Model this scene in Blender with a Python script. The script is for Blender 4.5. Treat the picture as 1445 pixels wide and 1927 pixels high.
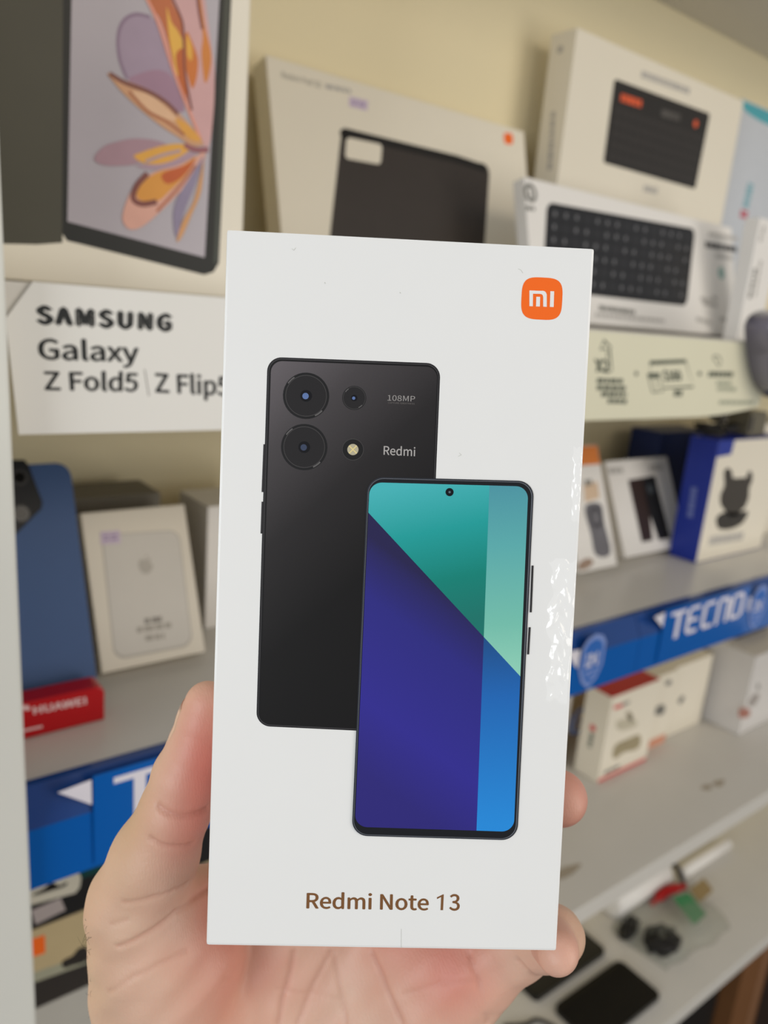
import bpy, bmesh, math, random
import numpy as np
from mathutils import Vector, Matrix

random.seed(7)
np.random.seed(7)
for _o in list(bpy.data.objects):
    bpy.data.objects.remove(_o)
SC = bpy.context.scene
COL = SC.collection

# ------------------------------------------------------------------ camera
FPX, CX, CY = 1447.0, 722.5, 963.5
EYE = np.array([0.0, 0.0, 1.5])
# shelf direction, down and depth seen from the lens (world X, -Z, Y)
_s = np.array([0.79643011, -0.09069593, 0.59789073])
_v = np.array([-0.08304932, 0.96291764, 0.25669522])
_d = np.array([-0.59900074, -0.25409422, 0.75936437])
R = np.array([_s, _d, -_v])
cam_data = bpy.data.cameras.new('camera')
cam = bpy.data.objects.new('camera', cam_data)
COL.objects.link(cam)
SC.camera = cam
m = Matrix.Identity(4)
for i in range(3):
    m[i][0] = R[i][0]
    m[i][1] = -R[i][1]
    m[i][2] = -R[i][2]
    m[i][3] = EYE[i]
cam.matrix_world = m
cam_data.sensor_fit = 'VERTICAL'
cam_data.sensor_height = 36.0
cam_data.lens = FPX / 1927.0 * 36.0
cam_data.clip_start = 0.01
cam_data.clip_end = 50
cam_data.dof.use_dof = True
cam_data.dof.focus_distance = 0.19
cam_data.dof.aperture_fstop = 11.5

# ------------------------------------------------------------------ world, lamps, exposure
W = bpy.data.worlds.new('shop_ambient')
SC.world = W
W.use_nodes = True
W.node_tree.nodes['Background'].inputs[0].default_value = (0.93, 0.96, 1.0, 1)
W.node_tree.nodes['Background'].inputs[1].default_value = 0.38


def area(name, loc, target, size, sizey, power, color):
    l = bpy.data.lights.new(name, 'AREA')
    l.shape = 'RECTANGLE'
    l.size = size
    l.size_y = sizey
    l.energy = power
    l.color = color
    o = bpy.data.objects.new(name, l)
    COL.objects.link(o)
    o.location = loc
    o.rotation_euler = (Vector(target) - Vector(loc)).to_track_quat('-Z', 'Y').to_euler()
    return o


area('shop_window_light', (-2.5, -0.75, 1.75), (0.1, 0.2, 1.4), 1.7, 1.5, 46, (0.95, 0.98, 1.0))
area('front_fill_light', (1.9, -2.5, 1.2), (0.6, 0.5, 1.25), 1.3, 1.9, 30, (1.0, 0.96, 0.90))  # added unseen fill from the front, brightens the shelf compartments
area('ceiling_panel_light', (0.9, -1.5, 2.42), (0.6, 0.4, 1.45), 1.4, 0.7, 12, (1.0, 0.88, 0.72))
SC.view_settings.view_transform = 'Standard'
SC.view_settings.look = 'None'
SC.view_settings.exposure = -0.05
SC.view_settings.gamma = 1.0
SC.view_settings.use_curve_mapping = False

# ------------------------------------------------------------------ helpers


def lin(c):
    c = c / 255.0
    return c / 12.92 if c <= 0.04045 else ((c + 0.055) / 1.055) ** 2.4


def rgb(r, g, b, k=1.0):
    return tuple(min(0.95, lin(x) * k) for x in (r, g, b))


_MC = {}


def mat(name, col, rough=0.5, coat=0.0, var=0.05, scale=60.0, bump=0.0, metal=0.0, spec=0.25):
    key = (name, col, rough, coat, var, scale, bump, metal)
    if key in _MC:
        return _MC[key]
    mt = bpy.data.materials.new(name)
    mt.use_nodes = True
    nt = mt.node_tree
    b = nt.nodes['Principled BSDF']
    b.inputs['Roughness'].default_value = rough
    b.inputs['Metallic'].default_value = metal
    b.inputs['Specular IOR Level'].default_value = spec
    b.inputs['Coat Weight'].default_value = coat
    b.inputs['Coat Roughness'].default_value = 0.08
    tc = nt.nodes.new('ShaderNodeTexCoord')
    no = nt.nodes.new('ShaderNodeTexNoise')
    no.inputs['Scale'].default_value = scale
    no.inputs['Detail'].default_value = 4
    nt.links.new(tc.outputs['Object'], no.inputs['Vector'])
    mx = nt.nodes.new('ShaderNodeMix')
    mx.data_type = 'RGBA'
    mx.inputs[6].default_value = tuple(c * (1 - var) for c in col) + (1,)
    mx.inputs[7].default_value = tuple(min(1, c * (1 + var)) for c in col) + (1,)
    nt.links.new(no.outputs['Fac'], mx.inputs[0])
    nt.links.new(mx.outputs[2], b.inputs['Base Color'])
    if bump:
        bp = nt.nodes.new('ShaderNodeBump')
        bp.inputs['Strength'].default_value = bump
        bp.inputs['Distance'].default_value = 0.001
        nt.links.new(no.outputs['Fac'], bp.inputs['Height'])
        nt.links.new(bp.outputs[0], b.inputs['Normal'])
    _MC[key] = mt
    return mt


def gradmat(name, stops, p0, p1, rough=0.3, coat=0.3, grain=0.04):
    """colour fading between stops along the object-space line p0-p1"""
    mt = bpy.data.materials.new(name)
    mt.use_nodes = True
    nt = mt.node_tree
    b = nt.nodes['Principled BSDF']
    b.inputs['Roughness'].default_value = rough
    b.inputs['Specular IOR Level'].default_value = 0.3
    b.inputs['Coat Weight'].default_value = coat
    b.inputs['Coat Roughness'].default_value = 0.08
    tc = nt.nodes.new('ShaderNodeTexCoord')
    sub = nt.nodes.new('ShaderNodeVectorMath')
    sub.operation = 'SUBTRACT'
    sub.inputs[1].default_value = p0
    dt = nt.nodes.new('ShaderNodeVectorMath')
    dt.operation = 'DOT_PRODUCT'
    dv = Vector(p1) - Vector(p0)
    dt.inputs[1].default_value = dv / dv.length_squared
    nt.links.new(tc.outputs['Object'], sub.inputs[0])
    nt.links.new(sub.outputs[0], dt.inputs[0])
    no = nt.nodes.new('ShaderNodeTexNoise')
    no.inputs['Scale'].default_value = 2500
    nt.links.new(tc.outputs['Object'], no.inputs['Vector'])
    ma = nt.nodes.new('ShaderNodeMath')
    ma.operation = 'MULTIPLY_ADD'
    ma.inputs[1].default_value = grain
    nt.links.new(no.outputs['Fac'], ma.inputs[0])
    nt.links.new(dt.outputs['Value'], ma.inputs[2])
    rp = nt.nodes.new('ShaderNodeValToRGB')
    els = rp.color_ramp.elements
    while len(els) < len(stops):
        els.new(0.5)
    for e, (p, c) in zip(els, stops):
        e.position = p
        e.color = tuple(c) + (1,)
    nt.links.new(ma.outputs[0], rp.inputs[0])
    nt.links.new(rp.outputs[0], b.inputs['Base Color'])
    return mt


ORG = {}


def tag(o, label=None, cat=None, group=None, kind=None):
    if label:
        o['label'] = label
    if cat:
        o['category'] = cat
    if group:
        o['group'] = group
    if kind:
        o['kind'] = kind
    return o


def thing(name, base, label, cat, group=None):
    o = bpy.data.objects.new(name, None)
    COL.objects.link(o)
    o.empty_display_size = 0.02
    o.location = tuple(base)
    ORG[o.name] = np.array(base, float)
    return tag(o, label, cat, group)


def mesh(name, verts, faces, mt, parent=None, smooth=False, label=None, origin=None):
    """verts are world coordinates; parts share the origin of their thing"""
    org = ORG[parent.name] if parent is not None else np.array(origin if origin is not None else (0, 0, 0), float)
    me = bpy.data.meshes.new(name)
    vv = np.asarray(verts, float) - org
    me.from_pydata([tuple(v) for v in vv], [], [tuple(f) for f in faces])
    if smooth:
        me.polygons.foreach_set('use_smooth', [True] * len(me.polygons))
    me.materials.append(mt)
    me.update()
    o = bpy.data.objects.new(name, me)
    COL.objects.link(o)
    if parent is not None:
        o.parent = parent
    else:
        o.location = tuple(org)
    ORG[o.name] = org
    if label:
        o['label'] = label
    return o


def bm_obj(name, bm, mt, parent=None, smooth=False, label=None, origin=None):
    bm.verts.ensure_lookup_table()
    bm.verts.index_update()
    vs = [tuple(v.co) for v in bm.verts]
    fs = [[v.index for v in f.verts] for f in bm.faces]
    bm.free()
    return mesh(name, vs, fs, mt, parent, smooth, label, origin)


def ray(px, py):
    r = R @ np.array([(px - CX) / FPX, (py - CY) / FPX, 1.0])
    return r / np.linalg.norm(r)


def at_y(px, py, y):
    r = ray(px, py)
    return EYE + r * (y / r[1])


def at_z(px, py, z):
    r = ray(px, py)
    return EYE + r * ((z - EYE[2]) / r[2])


class Face:
    """a flat face: O corner, ex to the right, ey up, n out of the face"""

    def __init__(s, O, ex, ey, step=0.00005):
        s.O = np.array(O, float)
        s.ex = np.array(ex, float) / np.linalg.norm(ex)
        ey = np.array(ey, float)
        ey = ey - ey.dot(s.ex) * s.ex
        s.ey = ey / np.linalg.norm(ey)
        s.n = np.cross(s.ex, s.ey)
        s.step = step

    def P(s, a, b, h=0.0):
        return s.O + a * s.ex + b * s.ey + h * s.n

    def px(s, x, y):
        r = ray(x, y)
        k = (s.O - EYE).dot(s.n) / r.dot(s.n)
        q = EYE + k * r - s.O
        return np.array([q.dot(s.ex), q.dot(s.ey)])

    def pxs(s, pts):
        return [s.px(*p) for p in pts]

    def flat(s, name, pts, mt, parent, layer=1, label=None):
        """one printed patch, pts in face metres"""
        vs = [s.P(p[0], p[1], layer * s.step) for p in pts]
        area2 = sum(pts[i - 1][0] * pts[i][1] - pts[i][0] * pts[i - 1][1] for i in range(len(pts)))
        idx = list(range(len(vs)))
        if area2 < 0:
            idx.reverse()
        return mesh(name, vs, [idx], mt, parent, label=label)

    def flats(s, name, polys, mt, parent, layer=1, label=None):
        vs, fs = [], []
        for pts in polys:
            a2 = sum(pts[i - 1][0] * pts[i][1] - pts[i][0] * pts[i - 1][1] for i in range(len(pts)))
            idx = list(range(len(vs), len(vs) + len(pts)))
            if a2 < 0:
                idx.reverse()
            hk = (layer + 0.11 * (len(fs) % 8)) * s.step
            vs += [s.P(p[0], p[1], hk) for p in pts]
            fs.append(idx)
        return mesh(name, vs, fs, mt, parent, label=label)

    def circle(s, px, py, rpx, n=36):
        c = s.px(px, py)
        r = 0.5 * (np.linalg.norm(s.px(px + rpx, py) - c) + np.linalg.norm(s.px(px, py + rpx) - c))
        return [c + r * np.array([math.cos(t), math.sin(t)]) for t in np.linspace(0, 2 * math.pi, n, endpoint=False)]


def quadmap(c4, u, v):
    TL, TR, BR, BL = [np.array(c) for c in c4]
    return (1 - u) * (1 - v) * TL + u * (1 - v) * TR + u * v * BR + (1 - u) * v * BL


def rquad(c4, r, n=6, power=None):
    """rounded quad through TL,TR,BR,BL face points, corner radius r"""
    TL, TR, BR, BL = [np.array(c) for c in c4]
    w = np.linalg.norm(TR - TL)
    h = np.linalg.norm(BL - TL)
    ru, rv = min(0.5, r / w), min(0.5, r / h)
    out = []
    for (cu, cv, a0) in ((ru, rv, 180), (1 - ru, rv, 270), (1 - ru, 1 - rv, 0), (ru, 1 - rv, 90)):
        for i in range(n + 1):
            a = math.radians(a0 + 90 * i / n)
            out.append(quadmap(c4, cu + ru * math.cos(a), cv + rv * math.sin(a)))
    return out


def inset(c4, l, t, r, b):
    w = np.linalg.norm(np.array(c4[1]) - np.array(c4[0]))
    h = np.linalg.norm(np.array(c4[3]) - np.array(c4[0]))
    u0, u1, v0, v1 = l / w, 1 - r / w, t / h, 1 - b / h
    return [quadmap(c4, u0, v0), quadmap(c4, u1, v0), quadmap(c4, u1, v1), quadmap(c4, u0, v1)]


def smooth_loop(pts, n=6):
    pts = [np.array(p, float) for p in pts]
    out = []
    N = len(pts)
    for i in range(N):
        p0, p1, p2, p3 = pts[i - 1], pts[i], pts[(i + 1) % N], pts[(i + 2) % N]
        for j in range(n):
            t = j / n
            out.append(0.5 * (2 * p1 + (p2 - p0) * t + (2 * p0 - 5 * p1 + 4 * p2 - p3) * t * t
                              + (3 * p1 - p0 - 3 * p2 + p3) * t ** 3))
    return out


def stroke(pts, w, closed=False):
    """constant-width strip along a 2D polyline as quads"""
    pts = [np.array(p, float) for p in pts]
    n = len(pts)
    L, Rr = [], []
    for i in range(n):
        a = pts[i - 1] if (i > 0 or closed) else pts[i]
        b = pts[(i + 1) % n] if (i < n - 1 or closed) else pts[i]
        d = b - a
        d = d / (np.linalg.norm(d) + 1e-12)
        nrm = np.array([-d[1], d[0]])
        k = 1.0
        if (0 < i < n - 1) or closed:
            d1 = pts[i] - a
            d1 = d1 / (np.linalg.norm(d1) + 1e-12)
            k = 1 / max(0.5, abs(np.dot(nrm, np.array([-d1[1], d1[0]]))))
        L.append(pts[i] + nrm * w / 2 * k)
        Rr.append(pts[i] - nrm * w / 2 * k)
    q = []
    for i in range(n if closed else n - 1):
        j = (i + 1) % n
        q.append([L[i], L[j], Rr[j], Rr[i]])
    return q


_TXT = {}
try:    # the sans face that ships inside Blender itself
    import os
    FONT = bpy.data.fonts.load(os.path.join(bpy.utils.system_resource('DATAFILES'), 'fonts', 'Noto Sans CJK Regular.woff2'))
except Exception:
    FONT = None


def text_shape(s, bold=0.0, space=1.0):
    key = (s, bold, space)
    if key in _TXT:
        return _TXT[key]
    cu = bpy.data.curves.new('lettering', 'FONT')
    cu.body = s
    cu.space_character = space
    if FONT:
        cu.font = FONT
    cu.resolution_u = 4
    o = bpy.data.objects.new('lettering_tmp', cu)
    COL.objects.link(o)
    bpy.context.view_layer.update()
    me = bpy.data.meshes.new_from_object(o.evaluated_get(bpy.context.evaluated_depsgraph_get()))
    vs = np.array([(v.co.x, v.co.y) for v in me.vertices])
    fs = [list(p.vertices) for p in me.polygons]
    bpy.data.objects.remove(o)
    bpy.data.curves.remove(cu)
    bpy.data.meshes.remove(me)
    if bold:
        n = len(vs)
        sh = [(0, 0), (bold, 0), (-bold, 0), (0, bold * 0.7), (0, -bold * 0.7)]
        vs = np.concatenate([vs + np.array(q) for q in sh])
        fs = [[i + k * n for i in f] for k in range(len(sh)) for f in fs]
    lo, hi = vs.min(0), vs.max(0)
    _TXT[key] = ((vs - lo) / (hi - lo), fs)
    return _TXT[key]


def text(face, s, c4, mt, parent, layer=2, bold=0.0, name='lettering', label=None, space=1.0):
    """lettering filling the face quad TL,TR,BR,BL"""
    uv, fs = text_shape(s, bold, space)
    vs = []
    ncopy = 5 if bold else 1
    for i, (u, v) in enumerate(uv):
        p = quadmap(c4, u, 1 - v)
        k = i * ncopy // len(uv)
        vs.append(face.P(p[0], p[1], (layer + 0.18 * k) * face.step))
    e1 = np.array(c4[1]) - np.array(c4[0])
    e2 = np.array(c4[0]) - np.array(c4[3])
    return mesh(name, vs, fs, mt, parent, label=label)


def carton(name, face, w, h, d, mt, parent, bev=0.0008, label=None):
    """box body behind a face"""
    bm = bmesh.new()
    c = [face.P(a, b, -z) for z in (0, d) for (a, b) in ((0, 0), (w, 0), (w, h), (0, h))]
    v = [bm.verts.new(tuple(p)) for p in c]
    for f in ((0, 1, 2, 3), (5, 4, 7, 6), (4, 0, 3, 7), (1, 5, 6, 2), (3, 2, 6, 7), (4, 5, 1, 0)):
        bm.faces.new([v[i] for i in f])
    bmesh.ops.recalc_face_normals(bm, faces=bm.faces)
    bmesh.ops.bevel(bm, geom=list(bm.edges), offset=bev, segments=2, profile=0.6, affect='EDGES')
    return bm_obj(name, bm, mt, parent, label=label)


def slab(name, lo, hi, mt, parent=None, bev=0.001, label=None, origin=None):
    f = Face((lo[0], lo[1], lo[2]), (1, 0, 0), (0, 0, 1))
    bm = bmesh.new()
    bmesh.ops.create_cube(bm, size=1)
    for v in bm.verts:
        v.co = Vector([(lo[i] + hi[i]) / 2 + v.co[i] * (hi[i] - lo[i]) for i in range(3)])
    if bev:
        bmesh.ops.bevel(bm, geom=list(bm.edges), offset=bev, segments=2, profile=0.6, affect='EDGES')
    return bm_obj(name, bm, mt, parent, label=label, origin=origin)


def prism(name, face, pts, d, mt, parent, h0=0.0, bev=0.0, label=None, smooth=False):
    """outline pts (face metres) extruded from height h0 back by d"""
    bm = bmesh.new()
    a2 = sum(pts[i - 1][0] * pts[i][1] - pts[i][0] * pts[i - 1][1] for i in range(len(pts)))
    if a2 < 0:
        pts = list(reversed(pts))
    top = [bm.verts.new(tuple(face.P(p[0], p[1], h0))) for p in pts]
    bot = [bm.verts.new(tuple(face.P(p[0], p[1], h0 - d))) for p in pts]
    ft = bm.faces.new(top)
    bm.faces.new(list(reversed(bot)))
    n = len(pts)
    for i in range(n):
        bm.faces.new([top[i - 1], bot[i - 1], bot[i], top[i]])
    if bev:
        bmesh.ops.bevel(bm, geom=list(ft.edges), offset=bev, segments=3, profile=0.5, affect='EDGES')
    return bm_obj(name, bm, mt, parent, smooth=smooth, label=label)


def tube(name, pts, r, mt, parent, n=8, label=None, origin=None):
    pts = [np.array(p, float) for p in pts]
    vs, fs = [], []
    rr = r if hasattr(r, '__len__') else [r] * len(pts)
    up = np.array([0.31, 0.2, 0.93])
    for i, p in enumerate(pts):
        d = pts[min(i + 1, len(pts) - 1)] - pts[max(i - 1, 0)]
        d = d / (np.linalg.norm(d) + 1e-12)
        a = np.cross(d, up)
        a /= np.linalg.norm(a)
        b = np.cross(d, a)
        for k in range(n):
            t = 2 * math.pi * k / n
            vs.append(p + rr[i] * (a * math.cos(t) + b * math.sin(t)))
    for i in range(len(pts) - 1):
        for k in range(n):
            fs.append([i * n + k, i * n + (k + 1) % n, (i + 1) * n + (k + 1) % n, (i + 1) * n + k])
    fs.append(list(range(n - 1, -1, -1)))
    fs.append([(len(pts) - 1) * n + k for k in range(n)])
    return mesh(name, vs, fs, mt, parent, smooth=True, label=label, origin=origin)


def curve3(pts, n=8):
    """open Catmull-Rom through 3D points"""
    pts = [np.array(p, float) for p in pts]
    P = [2 * pts[0] - pts[1]] + pts + [2 * pts[-1] - pts[-2]]
    out = []
    for i in range(1, len(P) - 2):
        for j in range(n):
            t = j / n
            p0, p1, p2, p3 = P[i - 1], P[i], P[i + 1], P[i + 2]
            out.append(0.5 * (2 * p1 + (p2 - p0) * t + (2 * p0 - 5 * p1 + 4 * p2 - p3) * t * t
                              + (3 * p1 - p0 - 3 * p2 + p3) * t ** 3))
    out.append(pts[-1])
    return out


# ------------------------------------------------------------------ materials
M_wall = mat('cream_wall_paint', rgb(234, 221, 184), 0.6, var=0.03, scale=8, bump=0.1)
M_shelf = mat('white_laminate', rgb(212, 208, 200), 0.28, var=0.03, scale=15)
M_panel = mat('white_panel_paint', rgb(222, 222, 214), 0.4, var=0.02, scale=12)
M_white = mat('white_card', rgb(232, 228, 222), 0.35, var=0.015, scale=20)
M_cream = mat('cream_card', rgb(232, 224, 206), 0.35, var=0.015, scale=20)
M_black = mat('black_ink', rgb(26, 25, 25), 0.35, var=0.2)
M_char = mat('charcoal_ink', rgb(50, 46, 44), 0.4, var=0.15)
M_grey = mat('grey_ink', rgb(120, 118, 112), 0.4, var=0.1)
M_lgrey = mat('pale_grey_ink', rgb(178, 174, 168), 0.4, var=0.06)
M_orange = mat('orange_ink', rgb(255, 112, 40), 0.35, var=0.03)
M_dkgreen = mat('dark_sage_ink', rgb(88, 94, 80), 0.45, var=0.08)
M_paper = mat('white_sign_paper', rgb(232, 230, 224), 0.5, var=0.02, scale=18)
M_paper_y = mat('ivory_sign_paper', rgb(226, 222, 196), 0.5, var=0.02, scale=18)

XL = 0.0835         # inner face of the left panel
D0 = 0.42           # shelf front
YB = 0.68           # back wall
ZA, ZB_, ZC, ZD = 1.497, 1.2165, 0.854, 0.518
ZTOP = 1.5 + 0.231 * YB / 0.4

# ------------------------------------------------------------------ setting
tag(slab('wall_back', (-1.6, YB, 0), (3.2, YB + 0.1, 2.9), M_wall, bev=0, origin=(0.8, YB, 0)), kind='structure')
tag(slab('floor', (-3, -4, -0.1), (4, YB + 0.1, 0), mat('dark_floor_tile', rgb(62, 56, 50), 0.3, var=0.15, scale=4), bev=0, origin=(0, 0, 0)), kind='structure')

unit = thing('shelving_unit', (1.2, 0.55, 0.0), 'white shelving unit with laminate shelves running away to the right', 'shelf')
slab('side_panel', (0.052, 0.40, 0.0), (XL - 0.001, YB - 0.0005, 2.5), M_panel, unit, 0.0015)
slab('side_panel', (2.3, 0.40, 0.0), (2.335, YB - 0.0005, 2.5), M_panel, unit, 0.0015)
for z, y0 in ((ZTOP + 0.025, D0), (ZA, D0), (ZB_, D0), (ZC, D0), (ZD, D0)):
    slab('shelf', (XL - 0.0006, y0, z - 0.025), (2.2995, YB - 0.0005, z), M_shelf, unit, 0.001)

# ------------------------------------------------------------------ phone box held up front
BR_ = np.array([0.81480107, -0.57860863, 0.03621145])
BD_ = np.array([-0.09016066, -0.18817107, -0.97798911])
BI_ = np.array([0.57268688, 0.79360173, -0.20548973])
BC_ = np.array([0.11296233, 0.13519167, 1.5 - 0.06931127])
BW, BH, BT = 0.088, 0.17487, 0.045


def bx(u, v, w):
    """box frame in mm (right, down, in) to world"""
    return BC_ + (BR_ * u + BD_ * v + BI_ * w) * 0.001


pf = Face(bx(-44, 87.435, 0), BR_, -BD_, step=0.00003)
KB = 1.06
phone_box = thing('phone_box', bx(0, 87.435, 22), 'white retail phone box with two phones printed on it, held up in a hand', 'box')
M_boxw = mat('white_glossy_carton', (0.83, 0.83, 0.82), 0.32, coat=0.25, var=0.008, scale=90)
carton('carton', pf, BW, BH, BT, M_boxw, phone_box, bev=0.0007)

# orange maker's badge
lc = pf.px(1019.5, 562)
lw = np.linalg.norm(pf.px(1058, 562) - pf.px(981, 562)) / 2
badge = [lc + lw * np.array([math.copysign(abs(math.cos(t)) ** 0.56, math.cos(t)),
                             math.copysign(abs(math.sin(t)) ** 0.56, math.sin(t)) * 1.01]) for t in np.linspace(0, 2 * math.pi, 72, endpoint=False)]
bo = pf.flat('badge', badge, mat('badge_orange', rgb(255, 106, 28, KB), 0.3, coat=0.3, var=0.01), phone_box, 1, label='orange rounded-square badge with white letters')
M_boxink = mat('badge_white', (0.83, 0.82, 0.81), 0.3, var=0.01)


def zb(x, y):   # badge-tracing coordinates
    return pf.px(780 + x / 4.014, 420 + y / 4.014)


mi_m = [(867, 627), (867, 508), (935, 511)] + [(967 + 31 * math.sin(t), 545 - 34 * math.cos(t)) for t in np.linspace(0, math.pi / 2, 7)] + [(998, 632), (971, 631), (971, 560), (968, 545), (958, 536), (945, 534), (894, 533), (893, 628)]
pf.flats('lettering', [[zb(*p) for p in mi_m], [zb(*p) for p in ((919, 556), (948, 557), (946, 630), (917, 629))],
                       [zb(*p) for p in ((1025, 514), (1054, 515), (1050, 634), (1021, 633))]], M_boxink, bo, 2)

M_brz = mat('bronze_ink', rgb(122, 84, 52, KB), 0.3, var=0.05)
zq = lambda x, y: pf.px(360 + x / 1.901, 1500 + y / 1.901)
ttl = text(pf, 'Redmi Note', [zq(413, 338), zq(850, 345), zq(849, 406), zq(411, 399)], M_brz, phone_box, 1, bold=0.007, label='bronze lettering near the lower edge')
pf.flats('digit_one', [pf.pxs([(821.9, 1688.7), (822.3, 1691.8), (829.9, 1688.0), (828.8, 1712.7), (833.6, 1712.7), (835.0, 1683.1), (833.0, 1683.1)])], M_brz, phone_box, 1)
text(pf, '3', [zq(923, 346), zq(961, 347), zq(960, 407), zq(922, 406)], M_brz, phone_box, 1, bold=0.007)

# printed black phone seen from behind
c4 = pf.pxs([(503.5, 671.5), (829, 684), (800, 1381), (482, 1366)])
RR = 0.0034
pb = pf.flat('printed_phone_back', rquad(c4, RR, 10), mat('print_black_edge', rgb(34, 32, 34), 0.3, coat=0.3), phone_box, 1, label='printed black phone seen from behind')
pf.flat('edge_line', rquad(inset(c4, .00035, .00035, .00035, .00035), RR - .0003, 10), mat('print_edge_grey', rgb(88, 86, 88), 0.3), pb, 2)
pf.flat('dark_outline', rquad(inset(c4, .00045, .00045, .00045, .00045), RR - .0004, 10), mat('print_edge_dark', rgb(24, 23, 24), 0.3), pb, 3)  # printed dark outline inside the grey edge line
org = Vector(ORG[phone_box.name])
g0 = Vector(pf.P(*pf.px(500, 690))) - org
g1 = Vector(pf.P(*pf.px(780, 1010))) - org
M_back = gradmat('back_cover_fade', [(0.0, rgb(104, 98, 102)), (0.3, rgb(70, 66, 68)), (0.62, rgb(38, 35, 36)), (1.0, rgb(16, 14, 14))], g0, g1, 0.28, 0.2)  # grey at the upper left, fading to near black
pf.flat('back_cover', rquad(inset(c4, .0009, .0009, .0007, .0007), RR - .0007, 10), M_back, pb, 4)
M_lr = mat('print_lens_ring', rgb(24, 23, 24), 0.3, coat=0.3)
M_lr2 = mat('print_lens_rim', rgb(70, 68, 68), 0.3)
M_lg = mat('print_lens_glass', rgb(36, 34, 35), 0.22, coat=0.4)
M_lc = mat('print_lens_core', rgb(20, 20, 24), 0.25)
M_lb = mat('print_lens_blue', rgb(96, 120, 170), 0.25)
for (x, y, r, big) in ((576, 745, 43.5, 1), (572.5, 841.5, 43.5, 1), (666.5, 749, 22.5, 0)):
    ln = pf.flat('printed_lens', pf.circle(x, y, r), M_lr, pb, 5)
    pf.flat('rim', pf.circle(x, y, r - 4.5 if big else r - 1.2), M_lr2, ln, 6)
    pf.flat('glass', pf.circle(x, y, r - 5.8 if big else r - 2.2), M_lg, ln, 7)
    pf.flat('glass_core', pf.circle(x, y, 11 if big else 6), M_lc, ln, 8)
    pf.flat('glass_reflection', pf.circle(x - 1, y + 0.5, 6.0 if big else 3), M_lb if y < 800 or not big else mat('print_lens_dim', rgb(62, 72, 96), 0.25), ln, 9)
    pf.flats('glint', [stroke([(0, 0), (1, 0)], 0)[0]] if False else stroke([pf.px(x + (r - 2.6) * math.cos(a), y + (r - 2.6) * math.sin(a)) for a in np.linspace(0.75, 1.15, 6)], 0.00035 if big else 0.0002)
             + stroke([pf.px(x + (r - 2.6) * math.cos(a), y + (r - 2.6) * math.sin(a)) for a in np.linspace(3.75, 4.15, 6)], 0.0003 if big else 0.0002), mat('print_glint', rgb(98, 96, 96), 0.3), ln, 9)
fl = pf.flat('printed_flash', pf.circle(664, 846, 20.5), M_lr2, pb, 5)
pf.flat('ring', pf.circle(664, 846, 19.3), M_lr, fl, 6)
pf.flat('flash_led', pf.circle(664, 846, 10.5), mat('print_led', rgb(186, 178, 152), 0.3), fl, 7)
pf.flats('led_cross', stroke([pf.px(657, 839), pf.px(671, 853)], .0003) + stroke([pf.px(671, 839), pf.px(657, 853)], .0003), mat('print_led_hot', rgb(232, 214, 150), 0.3), fl, 8)
M_sil = mat('print_silver', rgb(158, 154, 152), 0.3)
text(pf, '108MP', pf.pxs([(729.5, 743.5), (781, 745.5), (780.5, 756), (729, 754)]), M_sil, pb, 6)
text(pf, 'CAPTURE GREATNESS', pf.pxs([(730, 756.5), (780, 758.5), (780, 761.5), (730, 759.5)]), mat('print_dim_silver', rgb(112, 108, 106), 0.3), pb, 6)
text(pf, 'Redmi', pf.pxs([(722, 838), (781.5, 841), (781, 859), (721.5, 856)]), mat('print_silver_bright', rgb(178, 174, 172), 0.3), pb, 6, bold=0.004)
M_btn = mat('print_button', rgb(46, 44, 46), 0.3)
for (a, b, c, d) in ((497.5, 836, 494, 926), (494, 944, 492, 1004)):
    pf.flats('printed_side_button', stroke([pf.px(a, b), pf.px(c, d)], .00045), M_btn, pb, 1.5)

# printed phone seen from the front
c4 = pf.pxs([(691.5, 897), (1004.5, 905.5), (972.5, 1580.5), (661.5, 1571.5)])
RF = 0.0039
pr = pf.flat('printed_phone_front', rquad(c4, RF, 12), mat('print_front_edge', rgb(44, 47, 54), 0.3, coat=0.3), phone_box, 10, label='printed phone with a teal and indigo screen')
pf.flat('edge_line', rquad(inset(c4, .0003, .0003, .0003, .0003), RF - .0002, 12), mat('print_front_line', rgb(108, 112, 120), 0.3), pr, 11)
pf.flat('bezel', rquad(inset(c4, .00042, .00042, .0005, .00042), RF - .0003, 12), mat('print_bezel', rgb(21, 23, 28), 0.28, coat=0.3), pr, 12)
c4s = pf.pxs([(695.5, 907.5), (993.5, 915.5), (966, 1564), (667.5, 1554.5)])
scr = rquad(c4s, 0.0030, 10)


def clip(poly, p, q, keep_left=True):
    """part of a face polygon on one side of line p-q"""
    p, q = np.array(p), np.array(q)
    nr = np.array([-(q - p)[1], (q - p)[0]])
    sgn = 1 if keep_left else -1
    out = []
    for i in range(len(poly)):
        a, b = np.array(poly[i - 1]), np.array(poly[i])
        da, db = sgn * nr.dot(a - p), sgn * nr.dot(b - p)
        if (da >= 0) != (db >= 0):
            out.append(a + (b - a) * da / (da - db))
        if db >= 0:
            out.append(b)
    return out


dp, dq = pf.px(694, 965.5), pf.px(913, 1201.5)
vp, vq = pf.px(920.5, 914), pf.px(896, 1563)


def gr(name, stops, a, b):
    return gradmat(name, stops, Vector(pf.P(*pf.px(*a))) - org, Vector(pf.P(*pf.px(*b))) - org, 0.28, 0.35)


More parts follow.
